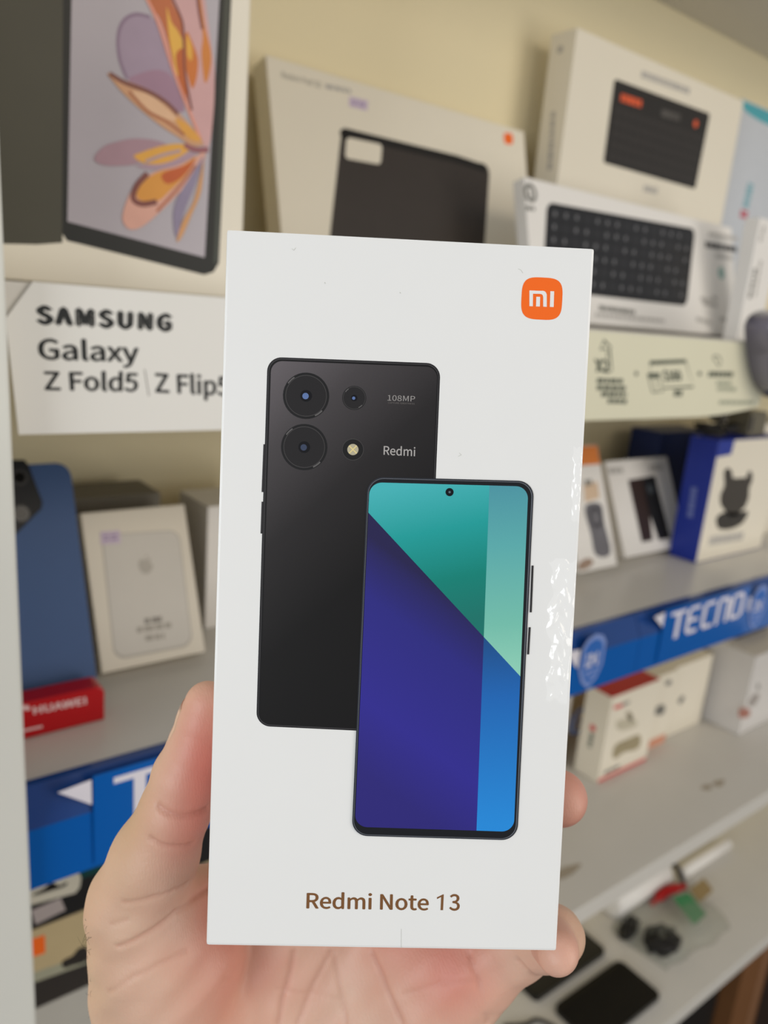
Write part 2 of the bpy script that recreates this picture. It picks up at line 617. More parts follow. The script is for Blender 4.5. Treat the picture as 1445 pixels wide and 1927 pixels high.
up = clip(scr, dp, dq, True)
lo = clip(scr, dp, dq, False)
M_teal = gr('print_teal', [(0, rgb(70, 184, 190)), (0.35, rgb(26, 160, 158)), (0.7, rgb(0, 132, 120)), (1, rgb(18, 118, 108))], (830, 905), (880, 1170))
M_mint = gr('print_mint', [(0, rgb(74, 150, 168)), (0.35, rgb(92, 176, 178)), (0.75, rgb(118, 196, 178)), (1, rgb(146, 214, 190))], (950, 905), (960, 1270))
M_indigo = gr('print_indigo', [(0, rgb(34, 30, 78)), (0.06, rgb(37, 34, 98)), (0.25, rgb(42, 40, 132)), (0.7, rgb(48, 42, 148)), (1, rgb(44, 38, 124))], (860, 1140), (640, 1430))
M_blue = gr('print_blue', [(0, rgb(22, 78, 140)), (0.3, rgb(24, 104, 186)), (1, rgb(34, 142, 226))], (930, 1210), (925, 1560))
scrn = pf.flat('screen_teal', clip(up, vp, vq, False), M_teal, pr, 13)
pf.flat('screen_mint', clip(up, vp, vq, True), M_mint, pr, 13)
pf.flat('screen_indigo', clip(lo, vp, vq, False), M_indigo, pr, 13)
pf.flat('screen_blue', clip(lo, vp, vq, True), M_blue, pr, 13)
pf.flat('punch_hole', pf.circle(845.5, 926, 7.6), mat('print_hole', rgb(16, 18, 24), 0.25), pr, 14)
pf.flat('hole_glint', pf.circle(845.5, 926, 2.2), mat('print_hole_glint', rgb(90, 110, 120), 0.25), pr, 15)
for (a, b, c, d) in ((1001.5, 1064, 998, 1152), (996, 1180, 993, 1231)):
    pf.flats('printed_side_button', stroke([pf.px(a, b), pf.px(c, d)], .0005), M_btn, pr, 9)

# little scuffs on the carton and a dinged corner
for pl, wd_ in (([(549, 468), (553, 471), (557, 466)], .00012), ([(975, 506), (980, 508), (984, 514)], .00012), ([(864, 852), (868, 856), (862, 859)], .0001),
                ([(611, 531), (612, 534)], .0002), ([(752, 550), (754, 552)], .0002), ([(755, 1748), (755, 1784)], .0001)):
    pf.flats('scuff_mark', stroke(pf.pxs(pl), wd_), mat('scuff_grey', rgb(204, 204, 198), 0.5), phone_box, 1)

# shrink film: a loose, puckered patch by the right edge, a dented corner flap
film = bpy.data.materials.new('clear_shrink_film')
film.use_nodes = True
nt = film.node_tree
for n_ in list(nt.nodes):
    if n_.type != 'OUTPUT_MATERIAL':
        nt.nodes.remove(n_)
tr = nt.nodes.new('ShaderNodeBsdfTransparent')
gl = nt.nodes.new('ShaderNodeBsdfGlossy')
gl.inputs['Roughness'].default_value = 0.12
fr = nt.nodes.new('ShaderNodeFresnel')
fr.inputs['IOR'].default_value = 1.5
mxs = nt.nodes.new('ShaderNodeAddShader')
tcn = nt.nodes.new('ShaderNodeTexCoord')
nz = nt.nodes.new('ShaderNodeTexNoise')
nz.inputs['Scale'].default_value = 420
bmp = nt.nodes.new('ShaderNodeBump')
bmp.inputs['Strength'].default_value = 0.5
bmp.inputs['Distance'].default_value = 0.0006
nt.links.new(tcn.outputs['Object'], nz.inputs['Vector'])
nt.links.new(nz.outputs['Fac'], bmp.inputs['Height'])
nt.links.new(bmp.outputs[0], gl.inputs['Normal'])
gl.inputs['Color'].default_value = (0.05, 0.05, 0.05, 1)
nt.links.new(tr.outputs[0], mxs.inputs[0])
nt.links.new(gl.outputs[0], mxs.inputs[1])
nt.links.new(mxs.outputs[0], nt.nodes['Material Output'].inputs[0])


def film_patch(c4, nu, nv, amp, seed):
    rg = np.random.RandomState(seed)
    ph = rg.rand(8) * 6.28
    vs, fs = [], []
    for j in range(nv + 1):
        for i in range(nu + 1):
            u, v = i / nu, j / nv
            jag = 0.10 * math.sin(13 * v + ph[4]) + 0.07 * math.sin(37 * v + ph[5])
            p = quadmap(c4, min(1, u + jag * (1 - u)), min(1, max(0, v + 0.03 * math.sin(9 * u + ph[6]))))
            e = (math.sin(math.pi * u) * math.sin(math.pi * v)) ** 0.5 if 0 < u < 1 and 0 < v < 1 else 0
            h = amp * e * (0.5 + 0.2 * math.sin(9 * v * 3.1 + ph[0] + 3 * u) + 0.2 * math.sin(21 * v + 7 * u + ph[1]) + 0.15 * math.sin(47 * v - 9 * u + ph[2]) + 0.1 * math.sin(17 * u + ph[3]))
            vs.append(pf.P(p[0], p[1], 0.00008 + max(0, h)))
    for j in range(nv):
        for i in range(nu):
            a = j * (nu + 1) + i
            fs.append([a, a + nu + 1, a + nu + 2, a + 1])
    return mesh('shrink_film', vs, fs, film, phone_box, smooth=True, label='puckered clear shrink film')


film_patch(pf.pxs([(1036, 1050), (1086, 1052), (1066, 1326), (1030, 1320)]), 16, 70, 0.0010, 3)
film_patch(pf.pxs([(1080, 840), (1096, 842), (1090, 985), (1074, 980)]), 8, 40, 0.0004, 5)
film_patch(pf.pxs([(704, 1000), (724, 1000), (720, 1160), (708, 1158)]), 8, 40, 0.0003, 9)

# ------------------------------------------------------------------ the hand


def build_hand():
    prim = []

    def seg(a, ra, b, rb, k=4.0):
        prim.append((np.array(a, float), ra, np.array(b, float), rb, k))

    def chain(pts, k=3.0):
        for (a, b) in zip(pts[:-1], pts[1:]):
            seg(a[:3], a[3], b[:3], b[3], k)

    # palm and wrist
    seg((-30, 100, 64), 13, (-32, 165, 68), 18, 6)
    seg((-10, 96, 66), 13, (-20, 165, 68), 18, 12)
    seg((10, 102, 66), 13, (-8, 165, 68), 18, 12)
    seg((26, 114, 62), 13, (4, 165, 66), 18, 12)
    seg((20, 126, 55), 19, (8, 160, 60), 21, 12)       # hypothenar
    seg((-67, 112, 40), 18.5, (-64, 152, 54), 24, 12)      # thenar
    seg((-69, 98, 35), 14.5, (-60, 118, 44), 19, 8)
    seg((-50, 166, 62), 24, (-38, 240, 60), 23, 14)
    seg((-8, 170, 66), 20, (-4, 240, 60), 23, 14)
    seg((-36, 240, 60), 23, (-36, 380, 36), 34, 14)
    seg((-4, 240, 60), 23, (6, 380, 36), 34, 14)
    seg((28, 124, 52), 14, (42, 113, 42), 11, 8)         # flesh under the little finger
    seg((24, 136, 52), 17, (33, 124, 47), 12, 8)
    # web between thumb and index
    seg((-66, 104, 42), 9, (-36, 104, 62), 9, 8)
    # thumb
    chain([(-69.5, 95, 33, 14.0), (-64.0, 80, 28, 11.6), (-57.6, 64, 24, 9.7)], 4)
    chain([(-57.6, 64, 24, 9.7), (-54.8, 54, 23, 9.0), (-52.0, 46, 22.5, 7.9)], 1.5)
    chain([(-52.0, 46, 22.5, 7.9), (-50.2, 38, 22, 6.9), (-49.3, 33.2, 21.5, 6.1)], 1.5)
    # fingers behind the box
    chain([(-30, 100, 64, 12), (-24, 56, 55.5, 9.4), (-12, 34, 54.5, 8.6), (2, 20, 53.5, 7.6)], 5)
    chain([(-8, 96, 66, 12), (10, 52, 56, 9.6), (27, 36, 54.6, 8.8), (38, 24, 53.5, 7.6)], 5)
    chain([(12, 100, 66, 12), (40, 76, 58, 9.6)], 5)
    chain([(40, 76, 58, 9.6), (52.5, 67, 46, 8.2), (52.4, 62.5, 34, 7.4), (51.8, 61, 29, 6.8)], 3)
    chain([(27, 114, 58, 13.5), (42, 112, 46, 10.5)], 6)
    chain([(42, 112, 46, 10.5), (50.5, 103, 31, 8.8), (50.6, 98.6, 24, 8.0)], 4)
    seg((48.3, 96.5, 17.5), 6.6, (47.0, 93.6, 9.5), 5.6, 1.0)

    def sdf(P):
        d = None
        for (a, ra, b, rb, k) in prim:
            ab = b - a
            L2 = ab.dot(ab)
            t = np.clip(((P - a) @ ab) / L2, 0, 1)
            q = P - a - t[..., None] * ab
            di = np.sqrt((q * q).sum(-1)) - (ra + (rb - ra) * t)
            if d is None:
                d = di
            else:
                h = np.clip(0.5 + 0.5 * (d - di) / k, 0, 1)
                d = d * (1 - h) + di * h - k * h * (1 - h)
        return d

    # camera in box frame (mm)
    Bm = np.array([BR_, BD_, BI_])
    cam_b = Bm @ (EYE - BC_) * 1000

    def cast_many(pp):
        r = np.array([Bm @ ray(*p) for p in pp])
        t = np.full(len(pp), 150.0)
        for _ in range(70):
            t += sdf(cam_b + r * t[:, None]) * 0.85
        return cam_b + r * t[:, None]

    # creases traced over the skin: polyline, half width, depth
    lines = [
        ([(299, 1518), (318, 1531), (345, 1536), (372, 1530), (390, 1521)], 1.0, 1.0),
        ([(285, 1578), (308, 1591), (335, 1592), (362, 1588)], 0.9, 0.7),
        ([(395, 1668), (362, 1692), (330, 1716), (300, 1742), (262, 1765), (222, 1782)], 1.0, 0.9),
        ([(352, 1664), (330, 1674), (290, 1688), (235, 1698)], 1.0, 0.6),
        ([(350, 1790), (300, 1812), (250, 1838), (205, 1866)], 0.9, 0.5),
        ([(240, 1730), (210, 1740)], 0.9, 0.4),
        ([(552, 1790), (545, 1830), (530, 1880), (524, 1925)], 1.1, 0.9),
        ([(622, 1792), (590, 1850), (560, 1925)], 1.0, 0.6),
        ([(628, 1792), (640, 1850), (652, 1925)], 0.9, 0.4),
        ([(702, 1792), (722, 1840), (738, 1880), (756, 1925)], 1.1, 0.8),
        ([(884, 1797), (900, 1850), (916, 1925)], 1.0, 0.6),
        ([(975, 1808), (1000, 1828), (1022, 1838)], 1.0, 0.7),
        ([(420, 1840), (520, 1862), (640, 1878)], 0.9, 0.25),
        ([(760, 1870), (830, 1850), (900, 1845)], 0.9, 0.25),
    ]
    creases = []
    for pts, wd, dp in lines:
        creases.append((cast_many(pts), wd, dp))

    def crease_amount(P):
        tot = np.zeros(len(P))
        amt = np.zeros(len(P))
        for poly, wd, dp in creases:
            wd = wd * 0.85
            best = np.full(len(P), 1e9)
            for a, b in zip(poly[:-1], poly[1:]):
                ab = b - a
                t = np.clip(((P - a) @ ab) / (ab.dot(ab) + 1e-9), 0, 1)
                q = P - a - t[:, None] * ab
                best = np.minimum(best, (q * q).sum(1))
            g = np.exp(-best / (wd * wd))
            tot += 0.85 * dp * g
            amt = np.maximum(amt, 0.30 * g * min(1, dp + 0.1))
        return tot, amt

    gu = np.arange(-94, 66, 1.5)
    gv = np.concatenate([np.arange(8, 146, 1.5), 146 + np.cumsum(np.linspace(1.8, 10, 46))])
    gv = gv[gv < 425]
    gw = np.concatenate([np.arange(-6, 66, 1.5), 66 + np.cumsum(np.linspace(1.6, 4.0, 18))])
    nu_, nv_, nw_ = len(gu), len(gv), len(gw)
    S = np.empty((nu_, nv_, nw_))
    for i0 in range(0, nu_, 16):
        g = np.stack(np.meshgrid(gu[i0:i0 + 16], gv, gw, indexing='ij'), -1)
        S[i0:i0 + 16] = sdf(g.reshape(-1, 3)).reshape(g.shape[:3])
    # surface nets
    neg = S < 0
    cellc = [neg[a:nu_ - 1 + a, b:nv_ - 1 + b, c:nw_ - 1 + c] for a in (0, 1) for b in (0, 1) for c in (0, 1)]
    cnt = sum(x.astype(np.int8) for x in cellc)
    act = np.argwhere((cnt > 0) & (cnt < 8))
    idx = -np.ones(cnt.shape, int)
    idx[tuple(act.T)] = np.arange(len(act))
    acc = np.zeros((len(act), 3))
    num = np.zeros(len(act))
    corners = [(a, b, c) for a in (0, 1) for b in (0, 1) for c in (0, 1)]
    G = (gu, gv, gw)
    for c0 in corners:
        for ax in range(3):
            if c0[ax]:
                continue
            c1 = list(c0)
            c1[ax] = 1
            A = act + np.array(c0)
            B = act + np.array(c1)
            sa = S[tuple(A.T)]
            sb = S[tuple(B.T)]
            mk = (sa < 0) != (sb < 0)
            t = np.where(mk, sa / np.where(mk, sa - sb, 1), 0)
            PA = np.stack([G[k][A[:, k]] for k in range(3)], 1)
            PB = np.stack([G[k][B[:, k]] for k in range(3)], 1)
            acc += np.where(mk[:, None], PA + (PB - PA) * t[:, None], 0)
            num += mk
    V = acc / num[:, None]
    F = []
    for ax in range(3):
        b_, c_ = (ax + 1) % 3, (ax + 2) % 3
        sl0 = [slice(None)] * 3
        sl1 = [slice(None)] * 3
        sl0[ax] = slice(0, -1)
        sl1[ax] = slice(1, None)
        ch = neg[tuple(sl0)] != neg[tuple(sl1)]
        E = np.argwhere(ch)
        okm = (E[:, b_] > 0) & (E[:, c_] > 0) & (E[:, b_] < S.shape[b_] - 1) & (E[:, c_] < S.shape[c_] - 1)
        E = E[okm]
        db = np.zeros(3, int)
        db[b_] = 1
        dc = np.zeros(3, int)
        dc[c_] = 1
        q = np.stack([idx[tuple((E - db - dc).T)], idx[tuple((E - dc).T)], idx[tuple(E.T)], idx[tuple((E - db).T)]], 1)
        flip = ~neg[tuple(E.T)]
        q[flip] = q[flip][:, ::-1]
        F.append(q)
    F = np.concatenate(F)
    # split every quad in four
    E4 = np.concatenate([np.sort(F[:, [k, (k + 1) % 4]], 1) for k in range(4)])
    uq, inv = np.unique(E4, axis=0, return_inverse=True)
    inv = inv.reshape(-1)
    nV, nF = len(V), len(F)
    mids = 0.5 * (V[uq[:, 0]] + V[uq[:, 1]])
    cent = V[F].mean(1)
    V = np.concatenate([V, mids, cent])
    me_ = [nV + inv[k * nF:(k + 1) * nF] for k in range(4)]
    ce_ = nV + len(uq) + np.arange(nF)
    F = np.concatenate([np.stack([F[:, k], me_[k], ce_, me_[(k + 3) % 4]], 1) for k in range(4)])
    # relax, then snap to the surface by its gradient
    for it in range(4):
        s_ = np.zeros_like(V)
        n_ = np.zeros(len(V))
        for a in range(4):
            for b in (1, 3):
                np.add.at(s_, F[:, a], V[F[:, (a + b) % 4]])
                np.add.at(n_, F[:, a], 1)
        V = 0.5 * V + 0.5 * s_ / n_[:, None]

    def grad(P, e=0.5):
        return np.stack([(sdf(P + e * np.eye(3)[k]) - sdf(P - e * np.eye(3)[k])) / (2 * e) for k in range(3)], 1)

    Gd = grad(V)
    Gd /= np.linalg.norm(Gd, axis=1)[:, None] + 1e-9
    V = V - Gd * sdf(V)[:, None]
    cr, camt = crease_amount(V)
    # soft flesh swells and hollows
    lump = 0.35 * np.sin(V[:, 0] * 0.21 + 1) * np.sin(V[:, 1] * 0.17 + V[:, 2] * 0.13) + 0.2 * np.sin(V[:, 0] * 0.5 + V[:, 1] * 0.43)
    V = V + Gd * (lump * np.clip((V[:, 1] - 75) / 25, 0, 1) - cr)[:, None]
    # flesh gives way where it presses the box
    ins = (V[:, 0] > -44.1) & (V[:, 0] < 44.1) & (V[:, 1] < 87.6) & (V[:, 2] < 45.1) & (V[:, 2] > -0.1)
    for i in np.where(ins)[0]:
        u, v, w = V[i]
        dd = [u + 44.1, 44.1 - u, 87.6 - v, 45.1 - w]
        j = int(np.argmin(dd))
        if j == 0:
            V[i, 0] = -44.15
        elif j == 1:
            V[i, 0] = 44.15
        elif j == 2:
            V[i, 1] = 87.65
        else:
            V[i, 2] = 45.15

    def blob(c, r):
        q = (V - np.array(c)) / np.array(r)
        return np.exp(-(q * q).sum(1))

    red = (0.95 * blob((-48, 48, 15), (9, 20, 13)) + 0.45 * blob((-52, 70, 18), (10, 12, 16)) + 0.7 * blob((-46, 104, 40), (16, 14, 18))
           + 0.55 * blob((-38, 128, 36), (16, 14, 20)) + 0.75 * blob((24, 118, 40), (14, 16, 20)) + 0.45 * blob((2, 112, 46), (12, 12, 20))
           + 0.8 * blob((51, 62, 32), (12, 14, 12)) + 0.35 * blob((48, 94, 10), (9, 9, 9)))
    tan = (0.8 * blob((-68, 66, 24), (8, 22, 20)) + 0.5 * blob((-80, 110, 30), (12, 30, 26)) + 0.7 * blob((56, 100, 25), (6, 12, 12)))
    Wd = BC_ + (V[:, :1] * BR_ + V[:, 1:2] * BD_ + V[:, 2:] * BI_) * 0.001
    return Wd, F, np.clip(red, 0, 1), np.clip(tan, 0, 1), camt, cast_many, sdf


HV, HF, h_red, h_tan, h_cr, hand_cast, hand_sdf = build_hand()
skin = bpy.data.materials.new('skin')
skin.use_nodes = True
nt = skin.node_tree
b = nt.nodes['Principled BSDF']
b.inputs['Roughness'].default_value = 0.48
b.inputs['Specular IOR Level'].default_value = 0.4
b.inputs['Subsurface Weight'].default_value = 0.12
b.inputs['Subsurface Radius'].default_value = (1.0, 0.35, 0.2)
b.inputs['Subsurface Scale'].default_value = 0.004
tcn = nt.nodes.new('ShaderNodeTexCoord')


def _attr(n):
    a = nt.nodes.new('ShaderNodeAttribute')
    a.attribute_name = n
    return a


def _mix(fac, a, bcol):
    mx = nt.nodes.new('ShaderNodeMix')
    mx.data_type = 'RGBA'
    nt.links.new(fac, mx.inputs[0])
    if isinstance(a, tuple):
        mx.inputs[6].default_value = a + (1,)
    else:
        nt.links.new(a, mx.inputs[6])
    mx.inputs[7].default_value = bcol + (1,)
    return mx.outputs[2]


def _noise(scale, detail=3):
    n = nt.nodes.new('ShaderNodeTexNoise')
    n.inputs['Scale'].default_value = scale
    n.inputs['Detail'].default_value = detail
    nt.links.new(tcn.outputs['Object'], n.inputs['Vector'])
    return n


n1 = _noise(70, 5)
rmp = nt.nodes.new('ShaderNodeValToRGB')
rmp.color_ramp.elements[0].position = 0.35
rmp.color_ramp.elements[1].position = 0.7
nt.links.new(n1.outputs['Fac'], rmp.inputs[0])
mmul = nt.nodes.new('ShaderNodeMath')
mmul.operation = 'MULTIPLY'
mmul.inputs[1].default_value = 0.35
nt.links.new(rmp.outputs[0], mmul.inputs[0])
c1 = _mix(mmul.outputs[0], rgb(220, 184, 162), rgb(212, 156, 138))
c2 = _mix(_attr('tan').outputs['Fac'], c1, rgb(202, 166, 134))
c3 = _mix(_attr('red').outputs['Fac'], c2, rgb(210, 122, 108))
c4_ = _mix(_attr('crease').outputs['Fac'], c3, rgb(176, 108, 90))
nt.links.new(c4_, b.inputs['Base Color'])
nf = _noise(900, 4)
wv = nt.nodes.new('ShaderNodeTexWave')
wv.inputs['Scale'].default_value = 420
wv.inputs['Distortion'].default_value = 6
nt.links.new(tcn.outputs['Object'], wv.inputs['Vector'])
ad = nt.nodes.new('ShaderNodeMath')
ad.operation = 'MULTIPLY_ADD'
ad.inputs[1].default_value = 0.15
nt.links.new(wv.outputs['Fac'], ad.inputs[0])
nt.links.new(nf.outputs['Fac'], ad.inputs[2])
bp = nt.nodes.new('ShaderNodeBump')
bp.inputs['Strength'].default_value = 0.35
bp.inputs['Distance'].default_value = 0.0003
nt.links.new(ad.outputs[0], bp.inputs['Height'])
nt.links.new(bp.outputs[0], b.inputs['Normal'])

person = mesh('person', HV, HF.tolist(), skin, None, smooth=True, origin=bx(-10, 150, 64))
tag(person, "bare left hand gripping the white phone box from behind, thumb on its side", 'person')
for nm, arr in (('red', h_red), ('tan', h_tan), ('crease', h_cr)):
    at = person.data.attributes.new(nm, 'FLOAT', 'POINT')
    at.data.foreach_set('value', arr.astype(np.float32))
M_nail = mat('fingernail', rgb(226, 186, 164), 0.22, coat=0.4, var=0.03)


def nail(name, base, tip, up, r0, r1, half=55, label=None):
    """curved nail plate: from base to tip centre (box mm), bulging along up"""
    base, tip, up = (np.array(x, float) for x in (base, tip, up))
    ax = tip - base
    L = np.linalg.norm(ax)
    ax /= L
    up = up - up.dot(ax) * ax
    up /= np.linalg.norm(up)
    sd = np.cross(ax, up)
    vs, fs = [], []
    NU, NV = 10, 8
    O_, D_, LV = [], [], []
    for j in range(NV + 1):
        v = j / NV
        for i in range(NU + 1):
            a = math.radians(-half + 2 * half * i / NU)
            trim = 1 - 0.2 * (abs(a) / math.radians(half)) ** 2
            O_.append(base + ax * L * v * trim)
            D_.append(up * math.cos(a) + sd * math.sin(a))
            LV.append(0.34 * (1 - (abs(i - NU / 2) / (NU / 2)) ** 4) * (1 - (1 - v) ** 6) - 0.08)
    O_, D_, LV = np.array(O_), np.array(D_), np.array(LV)
    r = np.full(len(O_), r0 - 2.0)
    for _ in range(25):
        r -= hand_sdf(O_ + D_ * r[:, None]) - LV
    for shell in (0, 1):
        vs += [bx(*q) for q in O_ + D_ * (r - shell * 0.6)[:, None]]
    n1_ = (NU + 1) * (NV + 1)
    for j in range(NV):
        for i in range(NU):
            a = j * (NU + 1) + i
            fs.append([a, a + 1, a + NU + 2, a + NU + 1])
            fs.append([n1_ + a, n1_ + a + NU + 1, n1_ + a + NU + 2, n1_ + a + 1])
    ring = [i for i in range(NU + 1)] + [j * (NU + 1) + NU for j in range(1, NV + 1)] + [NV * (NU + 1) + i for i in range(NU - 1, -1, -1)] + [j * (NU + 1) for j in range(NV - 1, 0, -1)]
    for k in range(len(ring)):
        a, c = ring[k - 1], ring[k]
        fs.append([a, c, c + n1_, a + n1_])
    return mesh(name, vs, fs, M_nail, person, smooth=True, label=label)


nail('thumb_nail', (-51.8, 45.5, 22.5), (-49.5, 33.4, 21.6), (-1, -0.08, 0.35), 8.0, 6.5, 52, 'thumb nail seen edge-on')
# sparse dark hairs along the wrist side
rg = random.Random(4)
vs_, fs_ = [], []
M_hair = mat('dark_hair', rgb(40, 30, 24), 0.5)
hv, hf = [], []
Bm_ = np.array([BR_, BD_, BI_])
roots = hand_cast([(162 + rg.uniform(0, 10), rg.choice([rg.uniform(1725, 1800), rg.uniform(1800, 1925), rg.uniform(1850, 1925)])) for k in range(34)])
good = np.abs(hand_sdf(roots)) < 0.5
for p in roots[good]:
    d = np.array([-1, rg.uniform(-0.3, 1.0), rg.uniform(-0.2, 0.8)])
    ln_ = rg.uniform(2, 5.5)
    curl = np.array([rg.uniform(0, 0.5), rg.uniform(-0.6, 0.8), 0.2])
    pts = [p + d * ln_ * t * 0.6 + curl * ln_ * t * t for t in np.linspace(0, 1, 6)]
    base_i = len(hv)
    for i, q in enumerate(pts):
        rr = 0.055 * (1 - 0.7 * i / 5)
        for t in (0, 2.09, 4.19):
            hv.append(bx(q[0] + rr * math.cos(t), q[1] + rr * math.sin(t), q[2]))
    for i in range(5):
        for t in range(3):
            a = base_i + i * 3 + t
            c = base_i + i * 3 + (t + 1) % 3
            hf.append([a, c, c + 3, a + 3])
if hf:
    tag(mesh('wrist_hair', hv, hf, M_hair, person, label='sparse dark hairs'), kind='stuff')

#@@SHELF
# ------------------------------------------------------------------ shelf goods: helpers


def at_x(px, py, x):
    r = ray(px, py)
    return EYE + r * (x / r[0])


def zoomer(s, ox, oy):
    return lambda x, y: (ox + x / s, oy + y / s)


def goods(name, label, cat, face, w, h, d, mt, group=None, bev=0.0012):
    t = thing(name, face.P(w / 2, 0, -d / 2), label, cat, group)
    carton('carton', face, w, h, d, mt, t, bev)
    return t


def lean_face(x0, y0, z0, y1, z1, d):
    """front face of a box resting on its back lower edge and tipped backwards; (y0,z0) foot, (y1,z1) a point higher up the face"""
    ang = math.atan2(y1 - y0, z1 - z0)
    return Face((x0, y0, z0 + d * math.sin(max(0, ang)) + 0.0002), (1, 0, 0), (0, math.sin(ang), math.cos(ang)))


def bars(face, name, segs, th, mt, parent, layer=2, breaks=True):
    """small print too blurred to read: short broken dashes along px segments"""
    rgx = random.Random(int(abs(segs[0][0]) * 7 + abs(segs[0][1])))
    q = []
    for (x0, y0, x1, y1) in segs:
        a, b = face.px(x0, y0), face.px(x1, y1)
        L = np.linalg.norm(b - a)
        t = 0.0
        while t < L:
            l = min(L - t, rgx.uniform(0.004, 0.011)) if breaks else L - t
            q += stroke([a + (b - a) * t / L, a + (b - a) * (t + l) / L], th)
            t += l + 0.0013
    return face.flats(name, q, mt, parent, layer)


def sticker(face, c4px, parent, layer=3):
    st = face.flat('price_sticker', face.pxs(c4px), mat('lilac_sticker', rgb(206, 190, 208), 0.5, var=0.03), parent, layer)
    c = face.pxs(c4px)
    ii = []
    for v in (0.35, 0.65):
        for (u0, u1) in ((0.15, 0.4), (0.5, 0.85)):
            ii += stroke([quadmap(c, u0, v), quadmap(c, u1, v)], np.linalg.norm(c[3] - c[0]) * 0.13)
    face.flats('price_marks', ii, mat('violet_ink', rgb(150, 128, 168), 0.5), st, layer + 1)
    return st


# ------------------------------------------------------------------ top shelf
# tall box with a flower on a pictured tablet
f1 = Face((XL, 0.46, ZA + 0.0005), (1, 0, 0), (0, 0, 1))
t = goods('tablet_box', 'tall box picturing a tablet with an orange flower on its screen', 'box', f1, 0.1485, 0.37, 0.05, M_cream)
z1 = zoomer(2.89, 0, 0)
LF = f1.px(-2, 300)[0]
a_dark = [f1.px(*z1(345, -500)), f1.px(*z1(340, 1320)), f1.px(*z1(200, 1330)), (0.0015, f1.px(*z1(20, 1335))[1]), (0.0015, f1.px(*z1(20, -500))[1])]
ck = lambda pts: [np.array((min(max(p[0], 0.001), 0.1475), min(p[1], 0.367))) for p in pts]
dv = f1.flat('printed_device_back', ck(a_dark), mat('print_olive_black', rgb(74, 71, 58), 0.4, var=0.3, scale=9), t, 1, label='dark back of a pictured device')
tf = f1.flat('printed_tablet', ck([f1.px(*z1(*p)) for p in ((345, -520), (338, 1270), (365, 1310), (430, 1325), (1110, 1495), (1160, 1480), (1190, 1430), (1282, -520))]), mat('print_tablet_frame', rgb(30, 30, 26), 0.4), t, 2, label='pictured black-framed tablet')
f1.flat('frame_sheen', ck([f1.px(*z1(*p)) for p in ((1238, -520), (1160, 1440), (1185, 1420), (1276, -520))]), mat('print_frame_green', rgb(52, 56, 46), 0.3), tf, 3)
scr1 = f1.flat('printed_screen', ck([f1.px(*z1(*p)) for p in ((398, -520), (366, 1205), (1112, 1400), (1222, -520))]), mat('print_lilac_screen', rgb(176, 168, 174), 0.25, var=0.1, scale=14), t, 4, label='pale lilac screen with flower picture')


def petal(pts, col, layer, sm=True):
    pp = [f1.px(*z1(*p)) for p in pts]
    if sm:
        pp = smooth_loop(pp, 5)
    f1.flat('petal', ck(pp), mat('print_petal', rgb(*col), 0.3, var=0.08, scale=90), scr1, layer)


def vein(pts, w, col, layer):
    pp = [f1.px(*z1(*p)) for p in pts]
    f1.flats('petal_vein', stroke(curve3(pp, 5), w), mat('print_vein', rgb(*col), 0.3, var=0.08, scale=90), scr1, layer)


petal([(690, 430), (645, 320), (637, 200), (670, 110), (740, 75), (830, 100), (900, 200), (950, 400), (1000, 610), (850, 530)], (160, 140, 158), 5)
petal([(700, 440), (760, 400), (860, 380), (940, 430), (1000, 610), (850, 530)], (158, 122, 142), 6)
vein([(690, 430), (652, 330), (640, 210), (668, 118), (735, 78), (815, 92)], 0.0016, (136, 112, 134), 7)
petal([(740, -200), (800, 0), (860, 140), (925, 340), (985, 520), (1060, 680), (1105, 790), (1138, 780), (1160, 600), (1165, 400), (1148, 250), (1115, 0), (1100, -200)], (206, 160, 158), 8)
petal([(770, -200), (805, 0), (870, 110), (915, 250), (955, 420), (1020, 590), (1000, 420), (985, 260), (992, 130), (930, 0), (880, -200)], (188, 100, 52), 9)
petal([(905, 40), (930, 120), (965, 170), (1000, 250), (985, 330), (960, 420), (935, 300), (915, 180)], (226, 172, 66), 10)
petal([(955, 300), (1000, 270), (1012, 400), (1012, 530), (975, 440)], (190, 92, 26), 11)
vein([(930, -20), (975, 80), (992, 140), (998, 250), (1004, 400), (1040, 600)], 0.0013, (120, 58, 52), 12)
vein([(790, -20), (860, 130), (930, 350), (1000, 540), (1090, 760)], 0.0018, (226, 150, 128), 12)
petal([(1012, 172), (1052, 250), (1075, 330), (1066, 430), (1042, 480), (1014, 390), (1000, 270)], (204, 112, 36), 10)
petal([(1015, 190), (1042, 260), (1040, 330), (1015, 300)], (226, 168, 60), 11)
petal([(1072, -120), (1110, 130), (1146, 290), (1136, 400), (1112, 450), (1094, 300), (1100, 180), (1068, 0)], (206, 124, 44), 10)
vein([(1064, -100), (1078, 40), (1098, 160)], 0.0016, (128, 66, 58), 12)
petal([(585, 398), (680, 438), (800, 485), (900, 545), (985, 630), (1060, 715), (1105, 785), (1040, 792), (960, 742), (880, 690), (790, 620), (690, 530), (620, 452)], (204, 152, 112), 13)
petal([(715, 500), (820, 522), (905, 590), (970, 660), (880, 640), (790, 592)], (222, 178, 140), 14)
petal([(950, 645), (1030, 688), (1090, 765), (1020, 752)], (222, 158, 62), 15)
vein([(595, 402), (680, 452), (800, 498), (900, 558), (965, 622)], 0.0022, (122, 66, 54), 15)
vein([(700, 500), (800, 605), (900, 660), (1000, 735)], 0.0016, (166, 96, 58), 15)
petal([(510, 862), (560, 800), (640, 770), (740, 754), (860, 768), (900, 800), (760, 885), (640, 902), (550, 895)], (166, 132, 142), 13)
petal([(725, 850), (770, 828), (860, 798), (960, 782), (1040, 800), (960, 862), (870, 892), (780, 888)], (222, 162, 62), 15)
